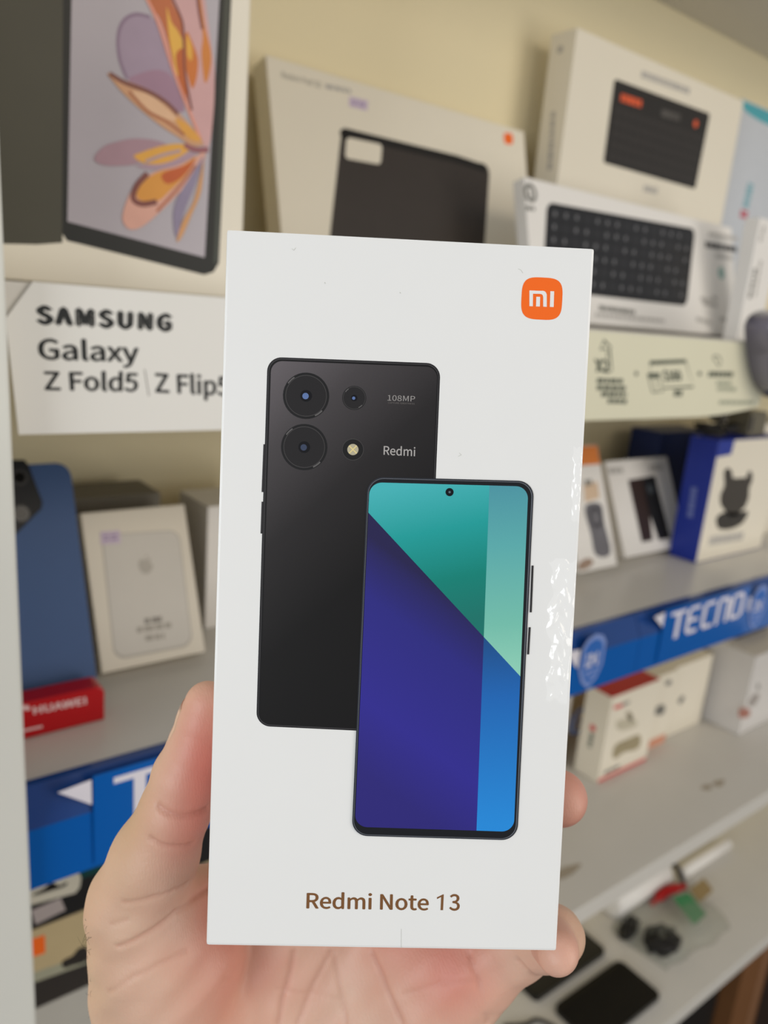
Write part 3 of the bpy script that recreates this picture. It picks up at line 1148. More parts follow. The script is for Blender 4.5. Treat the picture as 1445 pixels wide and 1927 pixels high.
vein([(790, 880), (880, 845), (980, 820)], 0.0018, (176, 148, 150), 16)
petal([(740, 900), (830, 922), (950, 902), (1060, 842), (1000, 832), (900, 884)], (172, 142, 154), 14)
petal([(690, 1240), (663, 1180), (700, 1060), (760, 980), (850, 930), (960, 900), (1060, 850), (1112, 828), (1095, 900), (1000, 1020), (880, 1140), (800, 1212), (740, 1246)], (216, 162, 144), 14)
petal([(750, 1085), (748, 1030), (800, 970), (870, 932), (970, 910), (1065, 856), (1000, 960), (920, 1040), (850, 1095)], (218, 148, 56), 15)
petal([(880, 945), (1000, 900), (1060, 868), (985, 965), (905, 1000)], (192, 86, 26), 16)
vein([(800, 945), (742, 1010), (722, 1080), (770, 1110), (850, 1098)], 0.003, (124, 66, 56), 16)
vein([(850, 1150), (960, 1030), (1060, 900)], 0.0016, (176, 104, 74), 16)
petal([(940, 1180), (960, 1080), (1020, 980), (1085, 875), (1102, 860), (1060, 1000), (1000, 1150), (958, 1290)], (140, 128, 152), 15)
petal([(958, 1312), (988, 1210), (1048, 1100), (1080, 980), (1104, 876), (1090, 1040), (1042, 1160), (988, 1282)], (208, 150, 94), 16)
vein([(1000, 790), (1060, 815), (1130, 815)], 0.0028, (150, 86, 92), 17)

# tablet-cover box leaning on the wall
f2 = lean_face(0.342, 0.594, ZA, 0.650, ZA + 0.199, 0.024)
t = goods('tablet_cover_box', 'wide cream box picturing a black tablet cover, leaning on the wall', 'box', f2, 0.316, 0.2, 0.024, M_cream)
text(f2, 'Redmi Pad SE', f2.pxs([(530, 134), (604, 154), (604, 166), (530, 146)]), M_grey, t, 2)
bars(f2, 'small_print', [(612, 162, 660, 172)], 0.004, M_lgrey, t)
sticker(f2, [(657, 181), (693, 190), (691, 209), (656, 200)], t)
cv = f2.flat('printed_cover', rquad(f2.pxs([(643, 241), (922, 311), (905, 560), (612, 520)]), 0.011, 8), mat('print_cover', rgb(60, 54, 50), 0.4, var=0.06), t, 1, label='pictured black tablet cover')
f2.flats('cover_lip', stroke(f2.pxs([(648, 249), (760, 276), (860, 300), (915, 318)]), 0.008), mat('print_cover_lip', rgb(32, 30, 28), 0.4), cv, 2)
f2.flat('camera_cutout', rquad(f2.pxs([(652, 258), (719, 272), (716, 310), (649, 298)]), 0.004), M_cream, cv, 3)
f2.flat('cover_corner', f2.circle(648, 253, 9), mat('print_cover_lip', rgb(32, 30, 28), 0.4), cv, 2)
f2.flat('badge', rquad(f2.pxs([(948, 249), (965, 252), (965, 273), (948, 270)]), 0.004), M_orange, t, 2, label='small orange badge')

# keyboard-case box standing at the back
f3 = Face((0.690, 0.62, ZA + 0.0005), (1, 0, 0), (0, 0, 1))
t = goods('keyboard_case_box', 'thick cream box picturing a square dark keyboard, standing behind the others', 'box', f3, 0.338, 0.302, 0.036, M_cream)
kp = f3.flat('printed_keyboard', rquad(f3.pxs([(1156, 148), (1336, 214), (1308, 356), (1135, 306)]), 0.004), mat('print_keyboard', rgb(46, 43, 40), 0.4, var=0.1), t, 1, label='pictured square dark keyboard')
c4k = f3.pxs([(1156, 148), (1336, 214), (1308, 356), (1135, 306)])
f3.flats('printed_keys', [[quadmap(c4k, u, v), quadmap(c4k, u + .055, v), quadmap(c4k, u + .055, v + .1), quadmap(c4k, u, v + .1)]
                          for v in np.arange(0.3, 0.9, 0.135) for u in np.arange(0.05, 0.92, 0.07)], mat('print_keys', rgb(56, 52, 49), 0.4), kp, 2)
bars(f3, 'red_print', [(1168, 183, 1208, 196)], 0.008, mat('print_red_orange', rgb(226, 96, 56), 0.4), kp, 3)
f3.flat('red_key', f3.circle(1309, 233, 5), mat('print_red_orange', rgb(226, 96, 56), 0.4), kp, 3)
bars(f3, 'faint_print', [(1245, 212, 1280, 222)], 0.008, mat('print_faint', rgb(88, 84, 80), 0.4), kp, 3)
bars(f3, 'title_print', [(1207, 139, 1297, 172)], 0.007, M_lgrey, t)
bars(f3, 'foot_print', [(1211, 354, 1237, 360)], 0.007, M_lgrey, t)
f3s = Face((0.690, 0.656, ZA), (0, -1, 0), (0, 0, 1))
f3s.flat('side_emblem', f3s.circle(1054, 93, 6), M_lgrey, t, 1)
bars(f3s, 'side_print', [(1041, 210, 1034, 320)], 0.006, M_lgrey, t, 1)

# long keyboard box in front of it
f4 = lean_face(0.571, 0.52, ZA, 0.556, ZA + 0.133, 0.015)
t = goods('keyboard_box', 'long white box picturing a black keyboard, tipped back in front', 'box', f4, 0.374, 0.134, 0.015, M_white)
c4k = f4.pxs([(1029, 380), (1308, 431), (1292, 576), (1020, 545)])
kp = f4.flat('printed_keyboard', rquad(c4k, 0.009, 8), mat('print_keyboard_black', rgb(36, 36, 38), 0.35, var=0.1), t, 1, label='pictured long black keyboard')
keys, glyph = [], []
for r_ in range(6):
    v = 0.06 + r_ * 0.15
    for k in range(15):
        u = 0.025 + k * 0.064
        keys.append(rquad([quadmap(c4k, u, v), quadmap(c4k, u + .054, v), quadmap(c4k, u + .054, v + .12), quadmap(c4k, u, v + .12)], 0.002, 2))
        if (r_ * 7 + k * 3) % 11 < 8:
            gx, gy = u + .018, v + .035
            glyph.append([quadmap(c4k, gx, gy), quadmap(c4k, gx + .012, gy), quadmap(c4k, gx + .012, gy + .05), quadmap(c4k, gx, gy + .05)])
f4.flats('printed_keys', keys, mat('print_keycaps', rgb(46, 46, 48), 0.35), kp, 2)
f4.flats('printed_key_marks', glyph, mat('print_key_marks', rgb(120, 120, 122), 0.35), kp, 3)
ring = f4.circle(998, 363, 11, 24)
f4.flats('ring_emblem', stroke(ring, 0.004, True) + stroke([f4.px(998, 358), f4.px(998, 370)], 0.003), M_grey, t, 2)
bars(f4, 'emblem_print', [(990, 391, 1006, 393)], 0.004, M_grey, t)
bars(f4, 'title_print', [(1327, 460, 1386, 470)], 0.007, M_char, t)
bars(f4, 'small_print', [(1333, 440, 1388, 450), (1346, 481, 1378, 486), (1340, 560, 1350, 563), (1318, 562, 1338, 566), (1322, 570, 1350, 575), (1310, 600, 1338, 608), (1355, 600, 1366, 602)], 0.005, M_lgrey, t)
bars(f4, 'model_print', [(1127, 579, 1195, 588)], 0.005, M_grey, t)
bars(f4, 'spec_print', [(1120, 592, 1250, 604)], 0.004, M_lgrey, t)
f4.flat('teal_emblem', f4.circle(1357, 514, 8), mat('print_teal_mark', rgb(150, 180, 172), 0.4), t, 2)

# pale blue box at the far right and slim box in front of it
f5 = Face((1.056, 0.64, ZA + 0.0005), (1, 0, 0), (0, 0, 1))
t = goods('pale_blue_box', 'tall pale grey-blue box with a teal top, beside the thick cream box', 'box', f5, 0.15, 0.314, 0.035, mat('pale_blue_card', rgb(198, 202, 208), 0.3, var=0.03))
f5.flat('teal_cap', [(0.002, 0.312)] + [(0.002 + 0.075 * (1 + math.cos(a)), 0.306 - 0.010 * math.sin(a)) for a in np.linspace(math.pi, 0, 16)] + [(0.152 - 0.004, 0.312)], mat('print_teal', rgb(84, 170, 182), 0.35), t, 1, label='teal curved band')
bars(f5, 'teal_print', [(1413, 345, 1402, 392)], 0.016, mat('print_teal_grey', rgb(134, 176, 186), 0.4), t)
bars(f5, 'crimson_print', [(1401, 396, 1398, 412)], 0.02, mat('print_crimson', rgb(190, 80, 96), 0.4), t)
f6 = Face((0.886, 0.488, ZA + 0.0005), (1, 0, 0), (0, 0, 1))
t = goods('slim_box', 'slim upright white box with sideways small print, beside the long keyboard box', 'box', f6, 0.052, 0.135, 0.018, M_white)
bars(f6, 'title_print', [(1421, 505, 1410, 562)], 0.006, M_grey, t)
bars(f6, 'small_print', [(1432, 490, 1420, 560), (1438, 425, 1430, 455)], 0.005, M_lgrey, t)

# rounded gadget cut off at the right edge
f7 = Face(at_y(1445, 700, 0.4165), (1, 0, 0), (0, 0, 1))
t = thing('rounded_gadget', f7.P(0.01, -0.03, -0.015), 'glossy dark rounded gadget with brown inner face, cut by the right edge', 'gadget')
outl = smooth_loop(f7.pxs([(1400, 628), (1403, 603), (1418, 588), (1445, 582), (1480, 590), (1500, 640), (1500, 700), (1480, 745), (1445, 748), (1424, 733), (1409, 696)]), 5)
prism('body', f7, outl, 0.0295, mat('gunmetal_gloss', rgb(122, 118, 132), 0.18, coat=0.6, var=0.06), t, 0.0300, bev=0.006, smooth=True)
f7.flat('inner_face', smooth_loop(f7.pxs([(1428, 640), (1436, 608), (1460, 600), (1482, 630), (1482, 700), (1460, 725), (1440, 722), (1428, 690)]), 5), mat('brown_gloss', rgb(96, 64, 50), 0.25, coat=0.4), t, 602, label='brown inner face')
prism('dark_cap', f7, smooth_loop(f7.pxs([(1404, 628), (1406, 606), (1420, 592), (1434, 592), (1422, 608), (1418, 628)]), 4), 0.004, mat('black_gloss', rgb(30, 29, 28), 0.2), t, 0.0308)

# ------------------------------------------------------------------ paper strips on the top shelf's edge
fs = Face((XL, D0 - 0.0025, ZA - 0.08), (1, 0, 0), (0, 0, 1))
t = thing('sign_strip', fs.P(0.1, 0, 0), 'white paper strip with black phone brand lettering on the top shelf edge', 'sign')
pts = fs.pxs([(62, 530), (10.5, 600), (35.5, 818)]) + [np.array((0.27, fs.px(420, 812)[1])), np.array((0.27, fs.px(420, 560)[1]))]
prism('paper', fs, pts, 0.0012, M_paper, t, 0.0)
M_sgn = mat('sign_black', rgb(34, 36, 36), 0.45, var=0.1)
text(fs, 'S\u039bMSUNG', fs.pxs([(65.5, 573), (325, 590), (323.5, 625.5), (68, 611)]), M_sgn, t, 2, bold=0.035, space=1.12)
text(fs, 'Galaxy', fs.pxs([(69.5, 633), (261, 642.5), (262, 693), (73, 688.5)]), M_sgn, t, 2, bold=0.012)
text(fs, 'Z Fold5', fs.pxs([(79.5, 695.5), (261, 699), (259.5, 738), (84, 735)]), M_sgn, t, 2, bold=0.012)
fs.flats('divider', stroke(fs.pxs([(272, 695), (280, 745)]), 0.0005), M_grey, t, 2)
text(fs, 'Z Flip5', fs.pxs([(289, 698.6), (432, 706), (431, 756), (293, 749.5)]), M_sgn, t, 2, bold=0.012)

fp = Face((0.362, D0 - 0.0025, ZA - 0.08), (1, 0, 0), (0, 0, 1))
t = thing('price_strip', fp.P(0.25, 0, 0), 'ivory paper strip with a price and small icons on the top shelf edge', 'sign')
# paper: curls outward towards its far lower end
vs, fc = [], []
XE = 0.83 - 0.362
for sgn in (0, 1):
    for i in range(25):
        for j in range(9):
            u, v = i / 24, j / 8
            x = u * XE
            b0 = 0.0035 + max(0, u - 0.72) ** 2 * 0.12
            zz = 0.0785 + (b0 - 0.0785) * v
            lift = 0.0 if u < 0.9 else 0.0
            vs.append(fp.P(x, zz, -0.0012 * sgn + lift))
for sgn in (0, 1):
    for i in range(24):
        for j in range(8):
            a = sgn * 225 + i * 9 + j
            q = [a, a + 1, a + 10, a + 9]
            fc.append(q if not sgn else q[::-1])
mesh('paper', vs, fc, M_paper_y, t, smooth=True)
zp = zoomer(2.979, 960, 320)
P4 = lambda *pts: [fp.px(*zp(*p)) for p in pts]
text(fp, 'X2', P4((466, 1055), (552, 1062), (562, 1138), (480, 1134)), M_dkgreen, t, 2, bold=0.025)
fp.flats('arrow_icon', stroke(P4((545, 1060), (538, 1000), (505, 1004), (525, 955), (566, 996), (556, 1000), (570, 1130)), 0.0012), M_dkgreen, t, 2)
bars(fp, 'small_print', [zp(485, 1180) + zp(630, 1184), zp(485, 1219) + zp(650, 1224), zp(510, 1256) + zp(652, 1260), zp(545, 1294) + zp(652, 1298)], 0.0042, M_dkgreen, t)
fp.flats('plus_mark', stroke(P4((696, 1140), (716, 1142)), 0.002) + stroke(P4((705, 1128), (707, 1154)), 0.0025) + stroke(P4((1050, 1140), (1072, 1142)), 0.002) + stroke(P4((1060, 1128), (1062, 1154)), 0.0025), M_dkgreen, t, 2)
fp.flats('screen_icon', stroke(P4((790, 1150), (780, 1085), (985, 1078), (1026, 1215), (858, 1222)), 0.0013) + stroke(P4((782, 1078), (985, 1070)), 0.003), M_dkgreen, t, 2)
fp.flats('phone_icon', stroke(P4((770, 1142), (832, 1140), (856, 1242), (796, 1246)), 0.0013, True) + stroke(P4((772, 1156), (838, 1154)), 0.004) + stroke(P4((800, 1142), (826, 1244)), 0.001), M_dkgreen, t, 2)
text(fp, '$160', P4((850, 1116), (952, 1116), (964, 1190), (862, 1190)), M_dkgreen, t, 2, bold=0.025)
bars(fp, 'caption_print', [zp(918, 1250) + zp(966, 1252)], 0.006, M_dkgreen, t)
fp.flats('pin_icon', stroke(smooth_loop(P4((1135, 1050), (1150, 1040), (1175, 1052), (1180, 1080), (1168, 1098), (1150, 1070)), 4), 0.0012, True), M_dkgreen, t, 2)
bars(fp, 'caption_print', [zp(1110, 1144) + zp(1250, 1146)], 0.0055, M_dkgreen, t)
bars(fp, 'small_print', [zp(1155, 1194) + zp(1242, 1196), zp(1160, 1226) + zp(1266, 1230), zp(1170, 1302) + zp(1368, 1304)], 0.004, mat('sage_ink', rgb(160, 164, 142), 0.45), t)

# ------------------------------------------------------------------ middle shelf, left
# red stand and blue display phone
f8 = Face((XL, 0.470, ZB_ + 0.0005), (1, 0, 0), (0, 0, 1))
wst = at_y(197, 1357, 0.47)[0] - XL
t = thing('phone_stand', f8.P(wst / 2, 0, -0.01), 'glossy red display stand with white lettering, in front of the blue phone', 'stand')
hst = 0.0255
prism('base', f8, [(0, 0), (wst, 0)] + [(wst - 0.005 + 0.005 * math.cos(a), hst - 0.005 + 0.005 * math.sin(a)) for a in np.linspace(0, math.pi / 2, 6)] + [(0, hst)], 0.016, mat('red_acrylic', rgb(180, 10, 20), 0.3, coat=0.15, var=0.03), t, 0.0, bev=0.0012)
M_pk = mat('pinkish_white', rgb(226, 196, 196), 0.3)
text(f8, 'HUAWEI', f8.pxs([(62, 1330), (162, 1311), (163, 1325), (63, 1345)]), M_pk, t, 2, bold=0.015)
cc = f8.px(45, 1338)
pet = []
for k in range(8):
    a = math.radians(10 + k * 160 / 7)
    dv_ = np.array([math.cos(a), math.sin(a)])
    nn = np.array([-dv_[1], dv_[0]])
    pet.append([cc + dv_ * 0.0006, cc + dv_ * 0.003 + nn * 0.0007, cc + dv_ * 0.0046, cc + dv_ * 0.003 - nn * 0.0007])
f8.flats('fan_emblem', pet, M_pk, t, 2)
f8.flats('pale_line', stroke(f8.pxs([(40, 1376), (80, 1367)]), 0.0016), M_pk, t, 2)  # short pale line low on the base front
f9 = lean_face(XL, 0.490, ZB_ + 0.0005, 0.552, ZB_ + 0.161, 0.008)
t = thing('display_phone', f9.P(0.03, 0, -0.004), 'blue phone shown from the back, propped behind the red stand', 'phone')
wp = 0.0665
prism('body', f9, rquad([np.array(p) for p in ((0, 0.168), (wp, 0.168), (wp, 0.0), (0, 0.0))], 0.009, 8), 0.0078, mat('blue_phone_glass', rgb(62, 88, 132), 0.5, coat=0.0, var=0.12, scale=12), t, 0.0, bev=0.0012)
z6 = zoomer(3.109, 0, 800)
cam_ = [f9.px(*z6(*p)) for p in ((-70, 205), (140, 205), (165, 235), (190, 310), (245, 450), (240, 490), (90, 640), (-70, 600))]
cam_ = [np.array((max(p[0], 0.003), p[1])) for p in cam_]
cm = prism('camera_island', f9, cam_, 0.002, mat('camera_black', rgb(24, 25, 28), 0.45), t, 0.0021, bev=0.0005)
for (x, y) in ((110, 310), (118, 520)):
    c_ = f9.px(*z6(x, y))
    prism('lens', f9, [c_ + 0.0055 * np.array([math.cos(a), math.sin(a)]) for a in np.linspace(0, 6.283, 20, endpoint=False)], 0.001, mat('lens_grey', rgb(62, 62, 62), 0.2), cm, 0.0028)
    f9.flat('lens_glass', [c_ + 0.0036 * np.array([math.cos(a), math.sin(a)]) for a in np.linspace(0, 6.283, 20, endpoint=False)], mat('lens_black', rgb(10, 10, 12), 0.1), cm, 58)

# battery-pack box and the boxes next to it
f10 = lean_face(0.1615, 0.522, ZB_, 0.570, ZB_ + 0.114, 0.018)
t = goods('battery_pack_box', 'off-white box with an embossed grey battery pack picture, beside the blue phone', 'box', f10, 0.0815, 0.1195, 0.018, mat('warm_white_card', rgb(222, 214, 198), 0.35, var=0.015))
c4b = [f10.px(*z6(*p)) for p in ((590, 640), (1048, 612), (1130, 1290), (668, 1378))]
bpk = f10.flat('printed_pack_edge', rquad(c4b, 0.009, 8), mat('print_pack_edge', rgb(182, 176, 166), 0.4), t, 1)
f10.flat('printed_pack', rquad(inset(c4b, 0.0012, 0.0008, 0.001, 0.002), 0.0085, 8), mat('print_pack', rgb(206, 201, 192), 0.35, var=0.02), bpk, 2, label='pictured pale grey battery pack')
ac = f10.px(*z6(852, 822))
apple = [(0, -1), (0.35, -0.95), (0.75, -0.5), (0.9, 0.0), (0.62, 0.25), (0.66, 0.55), (0.8, 0.7), (0.45, 0.86), (0.05, 0.74), (-0.35, 0.86), (-0.75, 0.68), (-0.9, 0.2), (-0.8, -0.4), (-0.4, -0.95)]
f10.flat('fruit_emblem', smooth_loop([ac + 0.0062 * np.array(p) for p in apple], 4), mat('print_emblem', rgb(176, 170, 160), 0.3), bpk, 4)
f10.flat('emblem_leaf', [ac + 0.0062 * np.array(p) for p in ((0.0, 0.95), (0.15, 1.25), (0.4, 1.45), (0.32, 1.1))], mat('print_emblem', rgb(176, 170, 160), 0.3), bpk, 4)
bars(f10, 'title_print', [z6(845, 1148) + z6(955, 1132)], 0.0042, mat('print_soft_grey', rgb(140, 134, 126), 0.4), bpk, 4)
bars(f10, 'small_print', [z6(800, 1200) + z6(1000, 1168), z6(850, 1248) + z6(962, 1232)], 0.0042, mat('print_mid_grey', rgb(166, 160, 150), 0.4), bpk, 4)
sticker(f10, [z6(585, 625), z6(700, 615), z6(706, 692), z6(590, 700)], t, 5)
pT = at_y(391, 955, 0.575)
f11 = Face((pT[0], 0.575, ZB_ + 0.0005), (1, 0, 0), (0, 0, 1))
t = goods('plain_box', 'plain white box standing in shade, half hidden behind the held phone box', 'box', f11, 0.085, pT[2] - ZB_, 0.06, M_white)
f11b = Face((0.166, 0.606, ZB_ + 0.0005), (1, 0, 0), (0, 0, 1))  # added prop for the leaning box; its dark colour stands in for shade
goods('shade_prop_box', 'added dark box standing in for the shaded gap behind the battery pack box', 'box', f11b, 0.072, 0.1175, 0.05, mat('shade_prop_card', rgb(110, 104, 92), 0.5))

# ------------------------------------------------------------------ middle shelf, right
z7 = zoomer(3.568, 1040, 780)
pt_ = at_x(*z7(290, 222), 0.771)
f12 = lean_face(0.700, 0.518, ZB_, pt_[1], pt_[2], 0.02)
t = goods('orange_topped_box', 'white box with an orange top band and a grey gadget picture', 'box', f12, 0.071, math.hypot(pt_[1] - 0.518, pt_[2] - ZB_) - 0.004, 0.02, M_white)
hh = math.hypot(pt_[1] - 0.518, pt_[2] - ZB_) - 0.004
f12.flat('orange_band', [(0.001, hh - 0.024), (0.070, hh - 0.024), (0.070, hh - 0.001), (0.001, hh - 0.001)], mat('print_orange_band', rgb(222, 130, 60), 0.4), t, 1)
pg = f12.flat('printed_gadget', smooth_loop([f12.px(*z7(*p)) for p in ((215, 620), (320, 600), (345, 720), (388, 930), (290, 945), (255, 800))], 4), mat('print_gadget', rgb(110, 108, 112), 0.4, var=0.2), t, 1, label='pictured grey gadget')
f12.flats('gadget_ring', stroke(f12.circle(*z7(290, 690), 13, 20), 0.005, True), mat('print_gadget_ring', rgb(76, 74, 78), 0.4), pg, 2)
f12.flat('peach_patch', [f12.px(*z7(*p)) for p in ((205, 470), (300, 450), (315, 560), (215, 590))], mat('print_peach', rgb(214, 188, 160), 0.4), t, 1)
bars(f12, 'title_print', [z7(215, 460) + z7(262, 452)], 0.007, M_grey, t)
f12.flat('brown_patch', smooth_loop([f12.px(*z7(*p)) for p in ((175, 1000), (230, 965), (275, 985), (240, 1030), (180, 1045))], 4), mat('print_brown', rgb(160, 136, 118), 0.4), t, 1)

p0 = at_x(*z7(345, 330), 0.803)
p1 = at_x(*z7(742, 292), 0.938)
f13 = lean_face(0.803, 0.530, ZB_, (p0[1] + p1[1]) / 2, (p0[2] + p1[2]) / 2, 0.02)
h13 = math.hypot((p0[1] + p1[1]) / 2 - 0.53, (p0[2] + p1[2]) / 2 - ZB_) - 0.006
t = goods('phone_case_box', 'white box picturing two dark phone cases, leaning beside the blue box', 'box', f13, 0.135, h13, 0.02, M_white)
f13.flat('printed_case_dark', [f13.px(*z7(*p)) for p in ((600, 425), (685, 410), (790, 830), (710, 845), (640, 640))], mat('print_case', rgb(38, 38, 40), 0.35, var=0.15), t, 1, label='pictured black case')
f13.flat('printed_case_brown', [f13.px(*z7(*p)) for p in ((505, 440), (600, 425), (650, 640), (672, 845), (598, 858), (550, 640))], mat('print_case_brown', rgb(56, 44, 40), 0.35, var=0.15), t, 1, label='pictured brown-black case')
f13.flat('case_window', f13.circle(*z7(655, 500), 7), mat('print_case_grey', rgb(74, 80, 84), 0.35), t, 2)
bars(f13, 'small_print', [z7(375, 380) + z7(470, 374), z7(650, 362) + z7(738, 352)], 0.007, M_lgrey, t)

XBL = 0.900
pL = at_x(*z7(925, 150), XBL)
wB = at_z(*z7(1300, 872), ZB_)[0] - XBL
h14 = at_y(1352, 830, 0.492)[2] - ZB_
f14 = Face((XBL, 0.492, ZB_ + 0.0005), (1, 0, 0), (0, 0, 1))
dB = min(0.07, max(0.03, pL[1] - 0.492))
t = goods('car_mount_box', 'blue-sided box with a cream front picturing a dark two-eared gadget', 'box', f14, wB, h14, dB, mat('blue_card', rgb(36, 54, 148), 0.35, var=0.05))
f14.flat('front_label', [(0.001, 0.001), (wB - 0.001, 0.001), (wB - 0.001, h14 - 0.001), (0.036, h14 - 0.001), (0.034, h14 - 0.019), (0.001, h14 - 0.021)], M_cream, t, 1, label='cream printed front')
f14.flat('printed_gadget_head', smooth_loop([f14.px(*z7(*p)) for p in ((1150, 440), (1150, 380), (1180, 358), (1205, 390), (1210, 425), (1260, 425), (1300, 420), (1310, 385), (1335, 385), (1340, 440), (1320, 490), (1315, 560), (1290, 620), (1260, 650), (1240, 680), (1180, 680), (1150, 640), (1125, 600), (1125, 540), (1150, 480))], 3), mat('print_mount', rgb(66, 60, 52), 0.4), t, 2, label='pictured two-eared head')
f14.flat('printed_gadget_base', smooth_loop([f14.px(*z7(*p)) for p in ((1100, 690), (1150, 655), (1230, 660), (1305, 645), (1300, 690), (1260, 740), (1190, 770), (1120, 770), (1098, 735))], 3), mat('print_mount_base', rgb(58, 54, 48), 0.4), t, 2, label='pictured dark base')
bars(f14, 'small_print', [z7(1050, 850) + z7(1280, 815)], 0.012, M_lgrey, t)
f14s = Face((XBL, 0.492 + dB, ZB_), (0, -1, 0), (0, 0, 1))
bars(f14s, 'side_print', [z7(950, 490) + z7(920, 690)], 0.008, mat('print_pale_blue', rgb(110, 122, 180), 0.4), t, 1)
f15 = Face((0.945, 0.60, ZB_ + 0.0005), (1, 0, 0), (0, 0, 1))
goods('navy_box', 'tall navy box standing behind the blue-sided box', 'box', f15, 0.12, at_y(*z7(860, 118), 0.60)[2] - ZB_, 0.05, mat('navy_card', rgb(20, 36, 82), 0.4))
pG = at_y(*z7(645, 105), 0.66)
f16 = Face((pG[0], 0.655, ZB_ + 0.0005), (1, 0, 0), (0, 0, 1))
goods('brown_grey_box', 'brown-grey box against the wall, behind the leaning phone case box', 'box', f16, 0.075, pG[2] - ZB_, 0.023, mat('brown_grey_card', rgb(84, 76, 64), 0.5))
f17 = Face((XBL + wB + 0.02, 0.53, ZB_ + 0.0005), (1, 0, 0), (0, 0, 1))
t = goods('speaker_box', 'cream box with a black speaker picture, at the far right of the middle shelf', 'box', f17, 0.14, 0.17, 0.06, M_cream)
f17.flat('printed_speaker', smooth_loop([f17.px(*z7(*p)) for p in ((1385, 545), (1405, 440), (1425, 345), (1460, 320), (1500, 420), (1500, 540), (1440, 550))], 3), M_black, t, 1, label='pictured black speaker')
# odds and ends lying on the blue-sided box
zt = ZB_ + h14 + 0.0006
pa = at_z(1340, 832, zt)
t = thing('cable_coil', (pa[0], 0.525, zt), 'black cable coil lying on top of the blue-sided box', 'cable')
cp = []
for k in range(60):
    a = k * 0.42
    rr = 0.016 + 0.006 * math.sin(k * 0.9)
    cp.append((XBL + 0.045 + rr * math.cos(a) * 1.5, 0.525 + rr * math.sin(a), zt + 0.003 + 0.010 * k / 60 + 0.002 * math.sin(k)))
tube('cord', curve3(cp, 3), 0.0024, mat('black_rubber', rgb(38, 36, 34), 0.5), t, 6)
bm = bmesh.new()
bmesh.ops.create_cube(bm, size=1)
for v in bm.verts:
    v.co = Vector((XBL + 0.043 + v.co.x * 0.022, 0.523 + v.co.y * 0.018, zt + 0.024 + v.co.z * 0.014))
bmesh.ops.bevel(bm, geom=list(bm.edges), offset=0.003, segments=2, affect='EDGES')
bm_obj('plug', bm, mat('plug_brown', rgb(66, 60, 50), 0.4), t)
f18 = Face((XBL + 0.088, 0.505, zt), (1, 0, 0), (0, 0, 1))
t = thing('charger_block', f18.P(0.02, 0, -0.02), 'small olive-grey charger on top of the blue-sided box', 'charger')
prism('body', f18, rquad([np.array(p) for p in ((0, 0.032), (0.045, 0.032), (0.045, 0.0), (0, 0.0))], 0.004), 0.03, mat('olive_plastic', rgb(108, 102, 84), 0.4), t, 0.0, bev=0.001)
f18.flat('dark_socket', [(0.002, 0.006), (0.010, 0.006), (0.010, 0.027), (0.002, 0.027)], M_char, t, 2)

# ------------------------------------------------------------------ blue brand strip on the middle shelf's edge
M_blue1 = mat('strip_blue', rgb(8, 92, 176), 0.16, coat=0.6, var=0.03, scale=20)
M_blue_shaded = mat('strip_blue_shaded', rgb(18, 62, 128), 0.22, coat=0.5, var=0.03, scale=20)  # darker copy of the strip blue: shade on the upper fold painted in
M_logo = mat('strip_white', rgb(226, 222, 230), 0.35)
z8 = zoomer(3.568, 1040, 1060)
fT = Face((XL, D0 - 0.0145, ZB_ - 0.06), (1, 0, 0), (0, 0, 1))
seam = fT.px(1205, 1222)[0]


def tecno_word(face, c4, parent, layer):
    """the five rounded letters inside a face quad"""
    q = []
    W_ = 0.155

    def S(pts, w=0.042):
        q.extend([[quadmap(c4, *p) for p in poly] for poly in stroke_uv(pts, w)])

    def stroke_uv(pts, w):
        # unit quad is about 3.1 : 1, so widths are scaled across
        k = 3.1
        return [[(p[0] / k, p[1]) for p in poly] for poly in stroke([(x * k, y) for x, y in pts], w * k)]
    S([(0.0, 0.07), (0.19, 0.07)])
    S([(0.105, 0.07), (0.105, 1.0)], 0.05)
    S([(0.37, 0.07), (0.26, 0.07), (0.235, 0.16), (0.235, 0.84), (0.26, 0.93), (0.37, 0.93)])
    S([(0.235, 0.5), (0.36, 0.5)])
    S([(0.575, 0.07), (0.465, 0.07), (0.44, 0.16), (0.44, 0.84), (0.465, 0.93), (0.575, 0.93)])
    S([(0.635, 1.0), (0.635, 0.16), (0.655, 0.07), (0.745, 0.07), (0.77, 0.16), (0.77, 1.0)])
    S([(0.86, 0.07), (0.835, 0.16), (0.835, 0.84), (0.86, 0.93), (0.955, 0.93), (0.98, 0.84), (0.98, 0.16), (0.955, 0.07), (0.86, 0.07)])
    face.flats('brand_lettering', q, M_logo, parent, layer)


c4R = [fT.px(*z8(*p)) for p in ((800, 335), (1298, 183), (1285, 345), (832, 505))]
word_w = np.linalg.norm(c4R[1] - c4R[0])
zt_, zb_ = 0.5 * (c4R[0][1] + c4R[1][1]), 0.5 * (c4R[2][1] + c4R[3][1])


